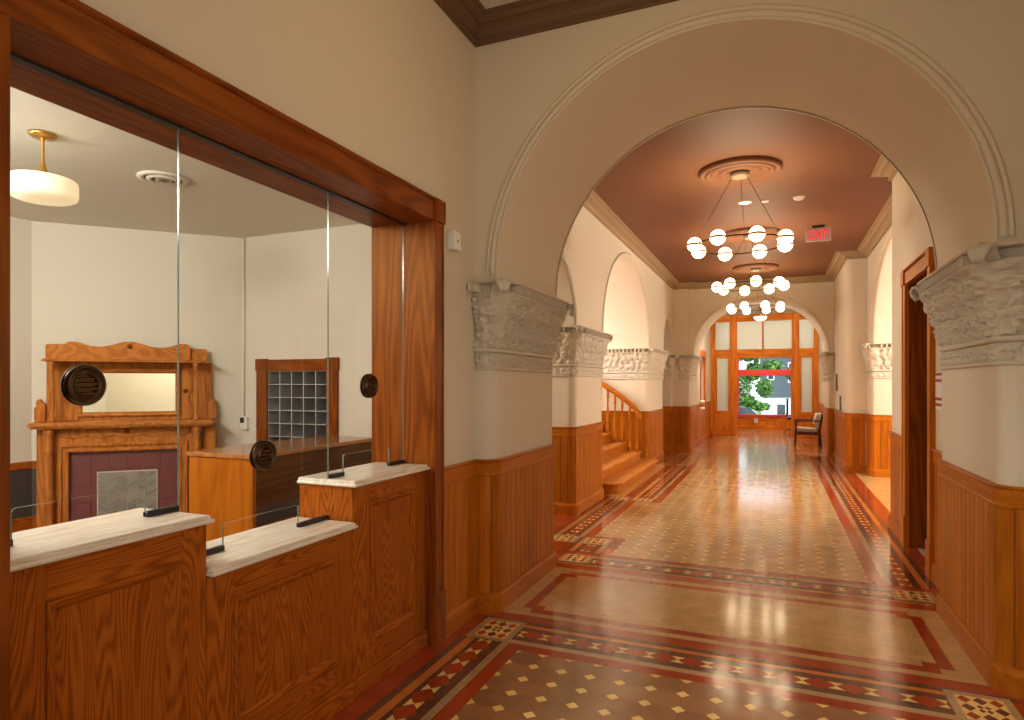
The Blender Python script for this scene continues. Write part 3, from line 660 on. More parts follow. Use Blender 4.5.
def pane(label, y0, y1, zb, cut, clips, spk):
    c0, c1, cz = cut; zt = 2.562
    t = thing('glass_pane', label, 'glass', (GX, (y0 + y1) / 2, zb))
    r = .012
    poly = [(y0, zb + .002), (c0, zb + .002), (c0, cz - r), (c0 + r * .3, cz - r * .3), (c0 + r, cz), (c1 - r, cz), (c1 - r * .3, cz - r * .3), (c1, cz - r), (c1, zb + .002), (y1, zb + .002), (y1, zt), (y0, zt)]
    MB().prism(poly, YZ, GX - .004, GX + .004, 0, mside=1).build('pane', [clear_glass, edge_glass], t)
    for a, c in clips: MB().box(GX - .013, GX + .013, a, c, zb, zb + .021).build('bottom_channel', black_m, t, bevel=.003)
    sy, sz = spk; ap = thing  # bronze speak-through
    g = MB().lathe([(.034, .012), (.036, .020), (.041, .022), (.045, .016), (.050, .014), (.054, .018), (.058, .022), (.063, .020), (.068, .012), (.069, .005)], (GX, sy, sz), 40, 'x')
    g.lathe([(.069, -.005), (.068, -.012), (.060, -.018), (.036, -.018), (.034, -.010)], (GX, sy, sz), 40, 'x')
    g.lathe([(.0001, .008), (.036, .008)], (GX, sy, sz), 40, 'x')
    gr = g.build('speak_through_grille', bronze, t)
    for k in range(4):
        z = sz - .0245 + k * .0163; w_ = math.sqrt(max(1e-6, .034 ** 2 - (z - sz) ** 2))
        v = MB().prism([(GX + .007, z - .004), (GX + .019, z - .0065), (GX + .021, z - .001), (GX + .009, z + .003)], XZ, sy - w_, sy + w_); v.build('louvre', bronze_hi, gr)
    return t
pane('left glass pane with its bronze speaker disc in front of the mantel', 1.028, 1.7195, 1.097, (1.150, 1.582, 1.208), [(1.03, 1.150), (1.582, 1.716)], (1.364, 1.578))
pane('middle glass pane with the low bronze speaker disc, above the low counter', 1.7205, 2.5935, .893, (1.931, 2.375, 1.003), [(1.75, 1.931), (2.375, 2.586)], (2.152, 1.263))
pane('narrow right glass pane with its bronze speaker disc beside the oak jamb', 2.5945, 3.297, 1.097, (2.715, 3.140, 1.208), [(2.602, 2.715), (3.140, 3.294)], (2.945, 1.572))
t = thing('wall_sensor', 'small cream sensor box on the wall right of the oak casing', 'sensor', (-1.92, 3.56, 2.42))
MB().box(-1.92, -1.860, 3.50, 3.59, 2.437, 2.553).build('housing', white_plastic, t, bevel=.006, seg=2)
MB().lathe([(.0001, .0), (.009, .0), (.009, -.006)], (-1.8598, 3.548, 2.495), 12, 'x').build('lens', black_m, t)

# ================================================================== OFFICE
def mp_(u, o, z, c0=-7.078): c = c0 + o; return ((u + c) * s2, (u - c) * s2, z)
UZ = lambda p, q, a: mp_(p, a, q)
org = mp_(-1.10, .1, 0)
t = thing('fireplace_mantel', 'ornate oak fireplace mantel with mirror, in the corner of the office behind the glass', 'mantel', org)
def mbox(b, u0, u1, o0, o1, z0, z1, m=0): return b.prism([(u0, z0), (u1, z0), (u1, z1), (u0, z1)], UZ, o0, o1, m)
MB().prism([(-1.84, 0), (-1.60, 0), (-1.60, .955), (-.69, .955), (-.69, 0), (-.37, 0), (-.37, 1.20), (-1.84, 1.20)], UZ, .003, .20).build('surround', pin[2], t, bevel=.004)
b = MB()
for ins, o0, o1, w_ in ((.0, .19, .222, .030), (.055, .18, .212, .025)):
    u0, u1, zt = -1.675 + ins, -.615 - ins, 1.035 - ins
    b.prism([(u0, 0), (u0 + w_, 0), (u0 + w_, zt - w_), (u1 - w_, zt - w_), (u1 - w_, 0), (u1, 0), (u1, zt), (u0, zt)], UZ, o0, o1)
b.build('opening_frame', pin[2], t, bevel=.006, seg=2)
b = MB(); top = [(-.60, 1.175), (-1.66, 1.175)]; wav = []
for k in range(41):
    f = k / 40; wav.append((-1.66 + 1.06 * f, 1.090 + .014 * math.cos(f * 2 * PI * 5) + .03 * (abs(f - .5) * 2) ** 4 * 0))
b.prism(wav + top, UZ, .195, .216); b.build('scalloped_frieze', pin[0], t, bevel=.003)
b = MB(); mbox(b, -1.62, -.67, .10, .13, 0, .97, 1)
tw = .1437
for i in range(6):
    for j in range(7):
        u0, z0 = -1.577 + i * tw, .93 - (j + 1) * .153
        if z0 < 0: continue
        mbox(b, u0 + .0015, u0 + tw - .0015, .12, .136, z0 + .0015, z0 + .1515, 0)
b.build('tile_surround', [maroon_tile, grout_m], t, fix=False)
b = MB(); mbox(b, -1.385, -.885, .13, .142, 0, .757, 3)
cw_, ch = .0808, .045
for i in range(6):
    for j in range(-2, 18):
        u0, u1 = -1.378 + i * cw_ + .0015, -1.378 + (i + 1) * cw_ - .0015
        a, c = (0, .045) if i % 2 else (.045, 0); z0 = j * ch
        q = [(u0, z0 + a + .0012), (u1, z0 + c + .0012), (u1, z0 + c + ch - .0012), (u0, z0 + a + ch - .0012)]
        q = [(x, min(max(z, .002), .747)) for x, z in q]
        if max(z for _, z in q) - min(z for _, z in q) < .004: continue
        b.prism(q, UZ, .14, .146, random.randrange(3))
b.build('herringbone_panel', herr + [white_grout], t, fix=False)
b = MB(); mbox(b, -1.87, -.385, .003, .35, 1.198, 1.226); mbox(b, -1.855, -.395, .003, .335, 1.18, 1.20); mbox(b, -1.865, -.39, .003, .342, 1.224, 1.238); b.build('mantel_shelf', pin[0], t, bevel=.006, seg=2)
MB().prism([(-1.80, 1.236), (-.42, 1.236), (-.42, 1.80), (-1.80, 1.80)], UZ, .003, .06).build('back_panel', pin[2], t)
b = MB(); u0, u1, z0, z1 = -1.545, -.707, 1.285, 1.722
b.prism([(u0, z0), (u1, z0), (u1, z1), (u0, z1)], UZ, .055, .07); frame_strip(b, 0, u0 - .01, u1 + .01, z0 - .01, z1 + .01, [(0, .06), (0, .085), (.012, .09), (.03, .085), (.04, .072)], 0, lambda y, z, o, x: mp_(y, o, z)); b.build('mirror_frame', pin[0], t)
MB().prism([(-1.513, 1.318), (-.739, 1.318), (-.739, 1.688), (-1.513, 1.688)], UZ, .068, .0735).build('mirror', mirror_m, t)
b = MB(); mbox(b, -1.785, -.445, .003, .30, 1.790, 1.803); mbox(b, -1.775, -.452, .003, .285, 1.803, 1.815); b.build('cornice_shelf', pin[0], t, bevel=.004)
cr = [(-1.79, 1.815), (-.62, 1.815), (-.60, 1.84), (-.60, 1.93)]
for k in range(41):
    f = k / 40; u = -.62 - 1.0 * f; cr.append((u, 1.955 + .018 * math.cos((f - .5) * 2 * PI * 2) + .018 * math.exp(-((f - .5) / .13) ** 2) - .0 + .012 * math.exp(-((f - .07) / .06) ** 2) + .012 * math.exp(-((f - .93) / .06) ** 2)))
cr += [(-1.64, 1.955), (-1.775, 1.953), (-1.79, 1.94)]
MB().prism(cr, UZ, .10, .135).build('scalloped_crest', pin[0], t, bevel=.003)
MB().prism([(-.60, 1.815), (-.455, 1.815), (-.455, 1.925), (-.47, 1.935), (-.60, 1.935)], UZ, .07, .10).build('crest_return', pin[0], t, bevel=.003)
for sg in (-1, 1):
    uu = -1.11 + sg * .44; wv = [(uu + sg * (.072 + .026 * math.sin(k / 24 * 2 * PI * 2)), 1.24 + .55 * k / 24) for k in range(25)]
    MB().prism(wv + [(uu - sg * .005, 1.79), (uu - sg * .005, 1.24)], UZ, .058, .078).build('scalloped_side_board', pin[2], t, bevel=.002)
    sc = [(-1.11 + sg * x * (.955 if sg > 0 else 1), z) for x, z in [(.69, 1.238), (.775, 1.238), (.775, 1.36), (.755, 1.385), (.765, 1.405), (.75, 1.44), (.725, 1.445), (.715, 1.41), (.69, 1.40)]]
    MB().prism(sc, UZ, .05, .10).build('scroll_bracket', pin[2], t, bevel=.004)
    uc = -1.126 + sg * .586
    MB().lathe([(.0, 1.238), (.034, 1.238), (.034, 1.262), (.022, 1.268), (.028, 1.285), (.018, 1.30), (.021, 1.33), (.024, 1.42), (.021, 1.50), (.018, 1.53), (.028, 1.545), (.018, 1.56), (.022, 1.64), (.019, 1.72), (.028, 1.735), (.018, 1.75), (.032, 1.765), (.034, 1.79), (0, 1.79)], mp_(uc, .25, 0), 16).build('turned_column', pin[2], t)
    uc = -1.13 + sg * .60
    MB().lathe([(.0, .0), (.05, .0), (.05, .12), (.04, .13), (.036, .16), (.042, .2), (.030, .25), (.034, .4), (.036, .5), (.044, .515), (.032, .53), (.044, .545), (.032, .56), (.044, .575), (.032, .59), (.036, .7), (.033, .9), (.028, .95), (.042, .965), (.03, .98), (.034, 1.05), (.030, 1.11), (.044, 1.13), (.046, 1.19), (0, 1.19)], mp_(uc, .262, 0), 16).build('turned_column', pin[2], t)
def rosette(u, z, o, r=.024):
    cx = mp_(u, o, z); b = MB(); vs = []; prof = [(0, .020), (.35, .018), (.5, .010), (.62, .018), (.85, .014), (1, 0)]
    for k in range(18):
        a = 2 * PI * k / 18
        for rr, h in prof: vs.append(mp_(u + rr * r * math.cos(a), o + h, z + rr * r * math.sin(a)))
    L = len(prof); b.add(vs, [(k * L + j, ((k + 1) % 18) * L + j, ((k + 1) % 18) * L + j + 1, k * L + j + 1) for k in range(18) for j in range(L - 1)], 0, True)
    return b.build('carved_rosette', cas[2], t)
rosette(-1.118, 1.945, .134); rosette(-1.13, 1.138, .214); rosette(-.648, 1.515, .076)
# left office wall dado
t = thing('office_dado', 'dark panelled dado with oak rails on the office wall left of the mantel', 'dado', (-6.37, 2.2, 0))
MB().box(-6.37, -6.355, -1.1, 3.652, .36, .80).build('dark_panel', dark_panel, t)
MB().box(-6.37, -6.34, -1.1, 3.66, .80, .87).build('cap_rail', ctr[1], t, bevel=.006)
mbox(MB(), -1.93, -1.845, .001, .015, .36, .80).build('dark_panel', dark_panel, t); mbox(MB(), -1.93, -1.845, .001, .03, .80, .87).build('cap_rail', ctr[0], t); mbox(MB(), -1.93, -1.845, .001, .03, 0, .36).build('base_rail', ctr[0], t)
MB().box(-6.37, -6.34, -1.1, 3.66, 0, .36).build('base_rail', ctr[1], t, bevel=.006)
# pigeonholes
t = thing('pigeonhole_rack', 'oak framed blue-grey pigeonhole rack on the office wall', 'mail rack', (-4.40, 4.88, 1.0))
for x0, x1, z0, z1, nm, mm in [(-4.875, -4.74, .55, 1.725, 'side_casing', 2), (-3.99, -3.865, .55, 1.725, 'side_casing', 2), (-4.745, -3.985, 1.715, 1.830, 'header_casing', 0), (-4.745, -3.985, .45, .57, 'sill', 0)]:
    MB().box(x0, x1, 4.875, 4.912, z0, z1).build(nm, cas[mm], t, bevel=.004)
for x in (-4.875, -3.99): MB().box(x - .004, x + .135, 4.865, 4.912, 1.715, 1.840).build('corner_block', cas[2], t, bevel=.004)
MB().box(-4.745, -3.985, 5.08, 5.10, .56, 1.72).build('back_board', slate_m, t)
cwid = .75 / 5
for i in range(0, 6): MB().box(-4.74 + i * cwid - .005, -4.74 + i * cwid + .005, 4.905, 5.085, .56, 1.72).build('upright', slot_edge, t)
for j in range(0, 9): MB().box(-4.742, -3.988, 4.902, 5.085, 1.712 - j * .131 - .004, 1.712 - j * .131 + .004).build('shelf', slot_edge, t)
t = thing('wall_thermostat', 'white thermostat with a dark display on the office wall beside the pigeonholes', 'thermostat', (-5.08, 4.9, 1.1))
MB().box(-5.097, -5.0, 4.875, 4.909, 1.115, 1.245).build('housing', white_plastic, t, bevel=.006, seg=2)
MB().box(-5.085, -5.035, 4.870, 4.8755, 1.185, 1.24).build('display', black_m, t)
tag(MB().tube([(-5.055, 4.895, 1.255), (-5.055, 4.895, 3.098)], .008).build('cable_conduit', office_paint, org=(-5.055, 4.895, 1.255)), 'thin vertical conduit running up the office wall corner', 'conduit')
# transaction desk
A_, B_, C_, D_ = (-3.95, 3.31), (-3.34, 3.31), (-3.545, 4.80), (-4.155, 4.80)
t = thing('reception_desk', 'oak reception desk with a dark side panel standing behind the glass', 'desk', (-3.75, 4.0, 0))
MB().prism([(-3.965, 3.295), (-3.325, 3.295), (-3.40, 4.85), (-4.04, 4.85)], XY, 1.058, 1.091).build('desk_top', wood('desk_top_oak', 1, (.30, .11, .03), (.42, .17, .05), (.5, .22, .07), rough=.18, ring=5, coat=.5), t, bevel=.004)
MB().prism([(-3.95, 3.31), (-3.34, 3.31), (-3.346, 3.35), (-3.956, 3.35)], XY, 0, 1.058).build('end_panel', oak[2], t, bevel=.002)
MB().prism([(-3.346, 3.35), (-3.418, 4.88), (-3.448, 4.88), (-3.376, 3.35)], XY, .72, 1.058).build('apron', dark_apron, t)
MB().prism([(-3.55, 3.35), (-3.62, 4.88), (-3.65, 4.88), (-3.58, 3.35)], XY, .0, 1.058).build('modesty_panel', plain('warm_grey_laminate', (.30, .28, .26), .6), t)
MB().prism([(-3.346, 3.35), (-3.418, 4.88), (-3.448, 4.88), (-3.376, 3.35)], XY, .0, .58).build('lower_panel', ctr[1], t)
# drum pendant + diffuser
dc = (-4.09, 2.40)
t = thing('drum_pendant', 'lit cream drum pendant lamp on a brass stem in the office', 'pendant lamp', (dc[0], dc[1], 2.68))
MB().lathe([(0, 3.099), (.072, 3.099), (.072, 3.085), (.06, 3.075), (.02, 3.07), (0, 3.07)], (*dc, 0), 28).build('canopy', brass, t)
MB().lathe([(.010, 3.08), (.008, 2.99), (.010, 2.93), (.018, 2.89), (.034, 2.848), (.05, 2.834)], (*dc, 0), 16).build('stem', brass, t)
MB().lathe([(0, 2.835), (.12, 2.833), (.165, 2.826), (.178, 2.815), (.181, 2.79), (.181, 2.735), (.174, 2.716), (.15, 2.702), (.08, 2.692), (0, 2.69)], (*dc, 0), 40).build('drum_shade', drum_m, t)
vc = (-4.15, 3.26)
t = thing('ceiling_diffuser', 'round air diffuser on the office ceiling', 'air vent', (*vc, 3.08))
MB().lathe([(.17, 3.099), (.172, 3.09), (.14, 3.082), (.125, 3.09)], (*vc, 0), 32).build('outer_ring', office_ceil_m, t)
MB().lathe([(.115, 3.092), (.11, 3.078), (.085, 3.075), (.075, 3.085)], (*vc, 0), 32).build('cone', office_ceil_m, t)
MB().lathe([(.06, 3.088), (.055, 3.07), (0, 3.066)], (*vc, 0), 24).build('centre_cap', steel, t)
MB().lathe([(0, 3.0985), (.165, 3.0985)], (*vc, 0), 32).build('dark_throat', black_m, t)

# ================================================================== CHANDELIERS
cover_m = plain('canopy_cover_paint', (.30, .22, .15), .6, spec=.2)
def chandelier(y, label):
    c = (-.355, y); zr = 3.13
    t = thing('ring_chandelier', label, 'chandelier', (*c, zr), 'globe ring chandeliers along the corridor')
    cp = MB().lathe([(0, 3.945), (.102, 3.945), (.104, 3.94), (.104, 3.915), (.100, 3.91), (0, 3.91)], (*c, 0), 28).build('canopy', black_m, t)
    MB().lathe([(.1, 3.911), (.1, 3.885), (.092, 3.878), (0, 3.878)], (*c, 0), 28).build('canopy_cover', cover_m, cp)
    for k in range(3):
        a = math.radians(85 + 120 * k)
        MB().tube([(c[0] + .085 * math.cos(a), y + .085 * math.sin(a), 3.88), (c[0] + .5 * math.cos(a), y + .5 * math.sin(a), zr)], .0032, 6).build('suspension_cable', black_m, t)
    n = 64; MB().tube([(c[0] + .5 * math.cos(2 * PI * k / n), y + .5 * math.sin(2 * PI * k / n), zr) for k in range(n + 1)], .0075, 8, cap=False).build('ring', bronze, t)
    for k in range(8):
        a = math.radians(22 + 45 * k); p = (c[0] + .5 * math.cos(a), y + .5 * math.sin(a), zr)
        g = MB().lathe([(max(.0001, 0.080 * math.sin(PI * j / 12)), 0.080 * math.cos(PI * j / 12)) for j in range(13)], p, 20).build('globe', globe_m, t)
        MB().lathe([(.079, .013), (.087, .011), (.087, -.011), (.079, -.013)], p, 24).build('brass_band', brass, g)
    return t
CH = [7.38, 10.55, 13.60]
LB = ['nearest and largest-looking ring chandelier of lit glass globes', 'middle ring chandelier of lit glass globes', 'farthest ring chandelier of lit globes, in front of the far arch']
LM = ['round moulded ceiling rose above the nearest chandelier', 'round moulded ceiling rose above the middle chandelier', 'round moulded ceiling rose above the farthest chandelier']
ch0 = chandelier(CH[0], LB[0])
for y, lb in zip(CH[1:], LB[1:]):
    c = copy_tree(ch0); c.location = (-.355, y, 3.13); c.rotation_euler = (0, 0, math.radians(-10.5 if y < 12 else 0)); c['label'] = lb
rose = None
for y, lb in zip(CH, LM):
    if rose is None:
        rose = MB().lathe([(.432, ZH), (.436, ZH - .028), (.42, ZH - .050), (.40, ZH - .052), (.385, ZH - .030), (.368, ZH - .026), (.36, ZH - .050), (.338, ZH - .058), (.322, ZH - .034), (.312, ZH - .032), (.306, ZH - .048), (.29, ZH - .05), (.28, ZH - .022), (.22, ZH - .016), (.21, ZH - .036), (.185, ZH - .042), (.17, ZH - .020), (.15, ZH - .016), (.135, ZH - .032), (.10, ZH - .032), (0, ZH - .032)], (-.355, y, 0), 56).build('ceiling_rose', terracotta, org=(-.355, y, ZH))
        tag(rose, lb, 'ceiling rose', 'plaster ceiling roses')
    else:
        c = rose.copy(); C.objects.link(c); c.location = (-.355, y, ZH); c['label'] = lb
t = thing('recessed_downlight', 'lit recessed downlight in the terracotta ceiling behind the nearest chandelier', 'downlight', (-.356, 8.74, ZH))
MB().lathe([(.058, ZH - .001), (.075, ZH - .006), (.088, ZH - .003), (.09, ZH)], (-.356, 8.74, 0), 28).build('trim_ring', white_plastic, t)
MB().lathe([(0, ZH - .004), (.06, ZH - .003)], (-.356, 8.74, 0), 28).build('lamp', down_m, t)
tag(MB().lathe([(0, ZH - .035), (.04, ZH - .034), (.062, ZH - .02), (.07, ZH)], (.287, 8.75, 0), 24).build('smoke_detector', white_plastic, org=(.287, 8.75, ZH)), 'round white smoke detector on the terracotta ceiling', 'smoke detector')
tag(MB().box(-.16, -.07, 8.72, 8.80, ZH - .012, ZH).build('ceiling_sensor', white_plastic, bevel=.003, org=(-.115, 8.76, ZH)), 'small rectangular plate on the ceiling between downlight and smoke detector', 'sensor')
# exit sign
t = thing('exit_sign', 'red lettered EXIT sign hanging from the terracotta ceiling', 'exit sign', (.605, 10.4, 3.73))
MB().box(.437, .773, 10.40, 10.435, 3.725, 3.925).build('sign_box', exit_face, t, bevel=.005)
MB().box(.52, .69, 10.39, 10.45, 3.925, ZH).build('ceiling_mount', black_m, t, bevel=.004)
def text_obj(s, name, m, parent, loc, size, sx=1., off=.012):
    cu = bpy.data.curves.new(name, 'FONT'); cu.body = s; cu.size = size; cu.extrude = .002; cu.offset = off; cu.align_x = 'CENTER'
    tmp = bpy.data.objects.new('tmp_text', cu); C.objects.link(tmp); bpy.context.view_layer.update()
    me = bpy.data.meshes.new_from_object(tmp.evaluated_get(bpy.context.evaluated_depsgraph_get()))
    bpy.data.objects.remove(tmp); bpy.data.curves.remove(cu)
    o = parent['_org']
    for v in me.vertices: x, y, z = v.co; v.co = (loc[0] - o[0] + x * sx, loc[1] - o[1] - z, loc[2] - o[2] + y)
    me.materials.clear(); me.materials.append(m)
    ob = bpy.data.objects.new(name, me); C.objects.link(ob); ob.parent = parent; return ob
text_obj('EXIT', 'exit_lettering', exit_red, t, (.602, 10.398, 3.752), .205, .62, .001)
MB().prism([(.722, 3.845), (.752, 3.828), (.722, 3.811), (.722, 3.822), (.732, 3.828), (.722, 3.834)], XZ, 10.394, 10.40).build('direction_chevron', exit_red, t)

# ================================================================== STAIR
t = thing('staircase', 'oak staircase with turned balusters curving out through the big left arch', 'staircase', (-3.0, 10.3, 0))
NS = 9
for k in range(NS):
    xn = -2.02 - .28 * k; z1 = .165 * (k + 1); y0, y1 = (8.66, 12.11)
    if k == 0: y0 = 8.72
    xb = xn - .56
    def outl(ins, k=k, xn=xn, xb=xb):
        if k == 0: return fillet([(xb, 12.11), (xb, 8.72), (xn - ins, 8.80 + ins), (xn - ins, 11.98 - ins)], [0, 0, .20, .10], 8, closed=True)
        if k == 1: return fillet([(xb, 12.11), (xb, 8.68), (xn - ins, 8.68), (xn - ins, 11.86 - ins)], [0, 0, 0, .08], 6, closed=True)
        return [(xb, 12.11), (xb, 8.68), (xn - ins, 8.68), (xn - ins, 11.80 if k < 4 else 12.11)]
    MB().prism(outl(.03), XY, max(0, z1 - .165) if k < 2 else z1 - .165, z1 - .032).build('riser', oak[1], t)
    MB().prism(outl(0), XY, z1 - .032, z1).build('tread', wood('tread_oak', 1, (.32, .10, .018), (.50, .185, .035), (.58, .24, .05), rough=.3, ring=6) if k == 0 else bpy.data.materials['tread_oak'], t, bevel=.012, seg=3)
MB().box(-6.2, -4.3, 8.66, 15.3, 0, .165 * NS).build('landing', oak[0], t)
hr = [(-2.31, .93), (-2.34, 1.04), (-2.40, 1.135), (-2.50, 1.225), (-2.70, 1.375), (-3.03, 1.595), (-3.6, 1.93), (-4.3, 2.34)]
YR = 11.66
b = MB(); L = 12
pts3 = []
for i in range(len(hr) - 1):
    for j in range(4):
        f = j / 4; p0, p1, p2, p3 = hr[max(0, i - 1)], hr[i], hr[i + 1], hr[min(len(hr) - 1, i + 2)]
        pts3.append(tuple(.5 * ((2 * p1[c]) + (-p0[c] + p2[c]) * f + (2 * p0[c] - 5 * p1[c] + 4 * p2[c] - p3[c]) * f * f + (-p0[c] + 3 * p1[c] - 3 * p2[c] + p3[c]) * f ** 3) for c in (0, 1)))
pts3.append(hr[-1])
b.tube([(x, YR, z) for x, z in pts3], .046, 12); b.build('handrail', oak[0], t)
def rail_z(x):
    for (x1, z1), (x0, z0) in zip(pts3, pts3[1:]):
        if x0 <= x <= x1: return z0 + (z1 - z0) * (x - x0) / max(1e-6, x1 - x0)
    return pts3[-1][1]
bx = [-2.36, -2.50] + [-2.64 - .14 * i for i in range(12)]
for i, x in enumerate(bx):
    k = int((-2.02 - x) / .28); zb = .165 * (k + 1); zt = rail_z(x) - .02; h = zt - zb
    MB().lathe([(0, zb), (.032, zb), (.032, zb + .12), (.02, zb + .135), (.029, zb + .15), (.017, zb + .17), (.027, zb + .26), (.030, zb + .32), (.02, zb + h * .55), (.015, zb + h * .70), (.027, zb + h * .72), (.015, zb + h * .74), (.02, zb + h * .78), (.026, zb + h * .80), (.026, zt), (0, zt)], (x, YR, 0), 12).build('baluster', oak[2], t)

# ================================================================== RIGHT DOORWAY
d = thing('door_1', 'oak cased doorway in the right corridor wall', 'door', (1.2, 6.6, 0)); d['kind'] = 'structure'
for y0, y1, nm in ((7.08, 7.205, 'f'), (5.985, 6.115, 'n')):
    b = MB().box(1.165, 1.205, y0, y1, .30, 2.55); b.box(1.158, 1.17, y0 + (.1 if nm == 'f' else 0), y0 + (.125 if nm == 'f' else .025), .30, 2.55); b.build('side_casing', oak[2], d, bevel=.003)
    MB().box(1.152, 1.205, y0 - .006, y1 + .006, 0, .302).build('plinth_block', oak[2], d, bevel=.004)
    MB().box(1.150, 1.205, y0 - .006, y1 + .008, 2.545, 2.685).build('corner_block', oak[2], d, bevel=.004)
MB().box(1.165, 1.205, 6.10, 7.09, 2.55, 2.665).build('header_casing', oak[1], d, bevel=.003)
MB().box(1.155, 1.205, 6.0, 7.2, 2.683, 2.70).build('header_cap', oak[1], d, bevel=.004)
MB().box(1.20, 1.56, 7.075, 7.10, 0, 2.57).build('jamb', cas[2], d); MB().box(1.20, 1.56, 6.10, 6.125, 0, 2.57).build('jamb', cas[2], d)
MB().box(1.20, 1.56, 6.12, 7.08, 2.545, 2.57).build('head_jamb', cas[1], d)
b = MB().box(1.53, 1.57, 6.12, 7.08, .01, 2.55); b.build('door_leaf', cas[2], d)
for z0, z1 in ((.25, 1.0), (1.2, 2.35)): 
    b = MB(); frame_strip(b, 1.53, 6.27, 6.93, z0, z1, [(0, .002), (0, -.012), (.02, -.010), (.035, .002)]); b.build('panel_moulding', cas[2], d)
MB().lathe([(0, -.06), (.02, -.058), (.028, -.045), (.02, -.03), (.01, -.02), (.012, 0)], (1.53, 6.22, 1.0), 16, 'x').build('door_knob', brass, d)
MB().box(1.27, 1.32, 6.13, 7.07, .0005, .006).build('threshold', FM['grey'], d)
t = thing('wall_notice', 'narrow white notice with red bars between the doorway and the right capital', 'notice', (1.2, 5.86, 1.38))
MB().box(1.192, 1.199, 5.74, 5.95, 1.38, 1.68).build('board', plain('white_card', (.78, .76, .74), .5), t)
for z in (1.41, 1.455, 1.60, 1.65): MB().box(1.190, 1.1925, 5.75, 5.94, z, z + .022).build('red_bar', plain('red_print', (.35, .03, .03), .5), t)
for y, z0, z1, lb in ((14.62, 1.46, 1.79, 'upper slim dark edged plaque on the projecting right wall'), (13.8, 1.07, 1.36, 'lower slim dark edged plaque on the projecting right wall')):
    t = thing('wall_plaque', lb, 'plaque', (1.2, y, z0))
    MB().box(1.165, 1.199, y - .10, y + .10, z0, z1).build('backing', plain('plaque_grey', (.16, .15, .15), .5), t)
    MB().box(1.160, 1.166, y - .09, y + .09, z0 + .01, z1 - .01).build('face', white_plastic, t)

# ================================================================== LOBBY SCREEN AND END WINDOW
def wbox(par, nm, x0, x1, y0, y1, z0, z1, m, bev=.006): return MB().box(x0, x1, y0, y1, z0, z1).build(nm, m, par, bevel=bev)
sc_ = thing('window_1', 'timber and frosted glass screen closing the lobby', 'glazed screen', (-.3, 20.6, 0)); sc_['kind'] = 'structure'
SV, SH = screen_oak[2], screen_oak[0]; Y0, Y1 = 20.55, 20.67
for x0, x1 in ((-1.85, -1.71), (-1.28, -1.07), (.475, .68), (1.075, 1.2)): wbox(sc_, 'post', x0, x1, Y0 - .02, Y1, 0, 3.72, SV)
for x0, x1 in ((-1.71, -1.28), (-1.07, .475), (.68, 1.075)):
    wbox(sc_, 'transom_rail', x0, x1, Y0, Y1, 2.40, 2.66, SH); wbox(sc_, 'head_rail', x0, x1, Y0, Y1, 3.52, 3.72, SH)
wbox(sc_, 'mullion', -.345, -.303, Y0, Y1, 2.66, 3.52, SV)
for x0, x1 in ((-1.71, -1.28), (-1.07, -.345), (-.303, .475), (.68, 1.075)): wbox(sc_, 'transom_pane', x0, x1, 20.60, 20.61, 2.66, 3.52, frost, 0)
for x0, x1 in ((-1.71, -1.28), (.68, 1.075)):
    wbox(sc_, 'sidelight_pane', x0, x1, 20.60, 20.61, 0.74, 2.40, frost, 0)
    wbox(sc_, 'stile', x0, x0 + .05, Y0, Y1, 0.74, 2.40, SV); wbox(sc_, 'stile', x1 - .05, x1, Y0, Y1, 0.74, 2.40, SV)
    wbox(sc_, 'kick_panel', x0, x1, Y0 + .02, Y1 - .02, 0, .74, SV); wbox(sc_, 'kick_rail', x0, x1, Y0, Y1, .66, .76, SH); wbox(sc_, 'kick_rail', x0, x1, Y0, Y1, 0, .16, SH)
ew = thing('window_2', 'red framed window at the very end of the view', 'window', (-.3, 23.6, .44)); ew['kind'] = 'structure'
for nm, x0, x1, z0, z1 in (('side_frame', -1.3, -1.165, .44, 2.62), ('side_frame', .515, .62, .44, 2.62), ('sill_frame', -1.165, .515, .44, .53), ('meeting_rail', -1.165, .515, 1.885, 2.10), ('head_frame', -1.165, .515, 2.545, 2.62)):
    wbox(ew, nm, x0, x1, 23.57, 23.66, z0, z1, red_paint)
wbox(ew, 'upper_pane', -1.165, .515, 23.61, 23.618, 2.10, 2.545, clear_glass, 0); wbox(ew, 'lower_pane', -1.165, .515, 23.61, 23.618, .53, 1.885, clear_glass, 0)
W('beadboard panelling below the red framed end window', [(-2.45, 23.60), (1.95, 23.60)], 0, bw=.1, top=.43, mats=screen_oak)
t = thing('wall_outlet', 'white outlet plate on the beadboard below the end window', 'outlet', (-.6, 23.57, .25))
MB().box(-.655, -.545, 23.565, 23.583, .24, .38).build('cover_plate', white_plastic, t, bevel=.004)
for z in (.275, .33): MB().box(-.625, -.575, 23.562, 23.566, z, z + .03).build('socket', slate_m, t)
bl = (-.36, 18.6)
t = thing('bowl_pendant', 'small lit bowl lamp with a brass rim hanging in the far lobby', 'pendant lamp', (*bl, 3.38))
MB().lathe([(.175, 3.45), (.165, 3.41), (.13, 3.365), (.08, 3.338), (0, 3.33)], (*bl, 0), 28).build('glass_bowl', bowl_m, t)
MB().lathe([(.175, 3.445), (.215, 3.447), (.225, 3.46), (.20, 3.476), (.165, 3.465)], (*bl, 0), 28).build('brass_rim', brass, t)
MB().lathe([(.012, 3.47), (.012, 3.68), (.06, 3.70), (.065, 3.719)], (*bl, 0), 16).build('stem', brass, t)
MB().lathe([(0, 3.475), (.17, 3.465)], (*bl, 0), 28).build('top_plate', brass, t)
lw = thing('window_3', 'oak cased side window in the left lobby wall', 'window', (-1.85, 18.15, 1.1)); lw['kind'] = 'structure'
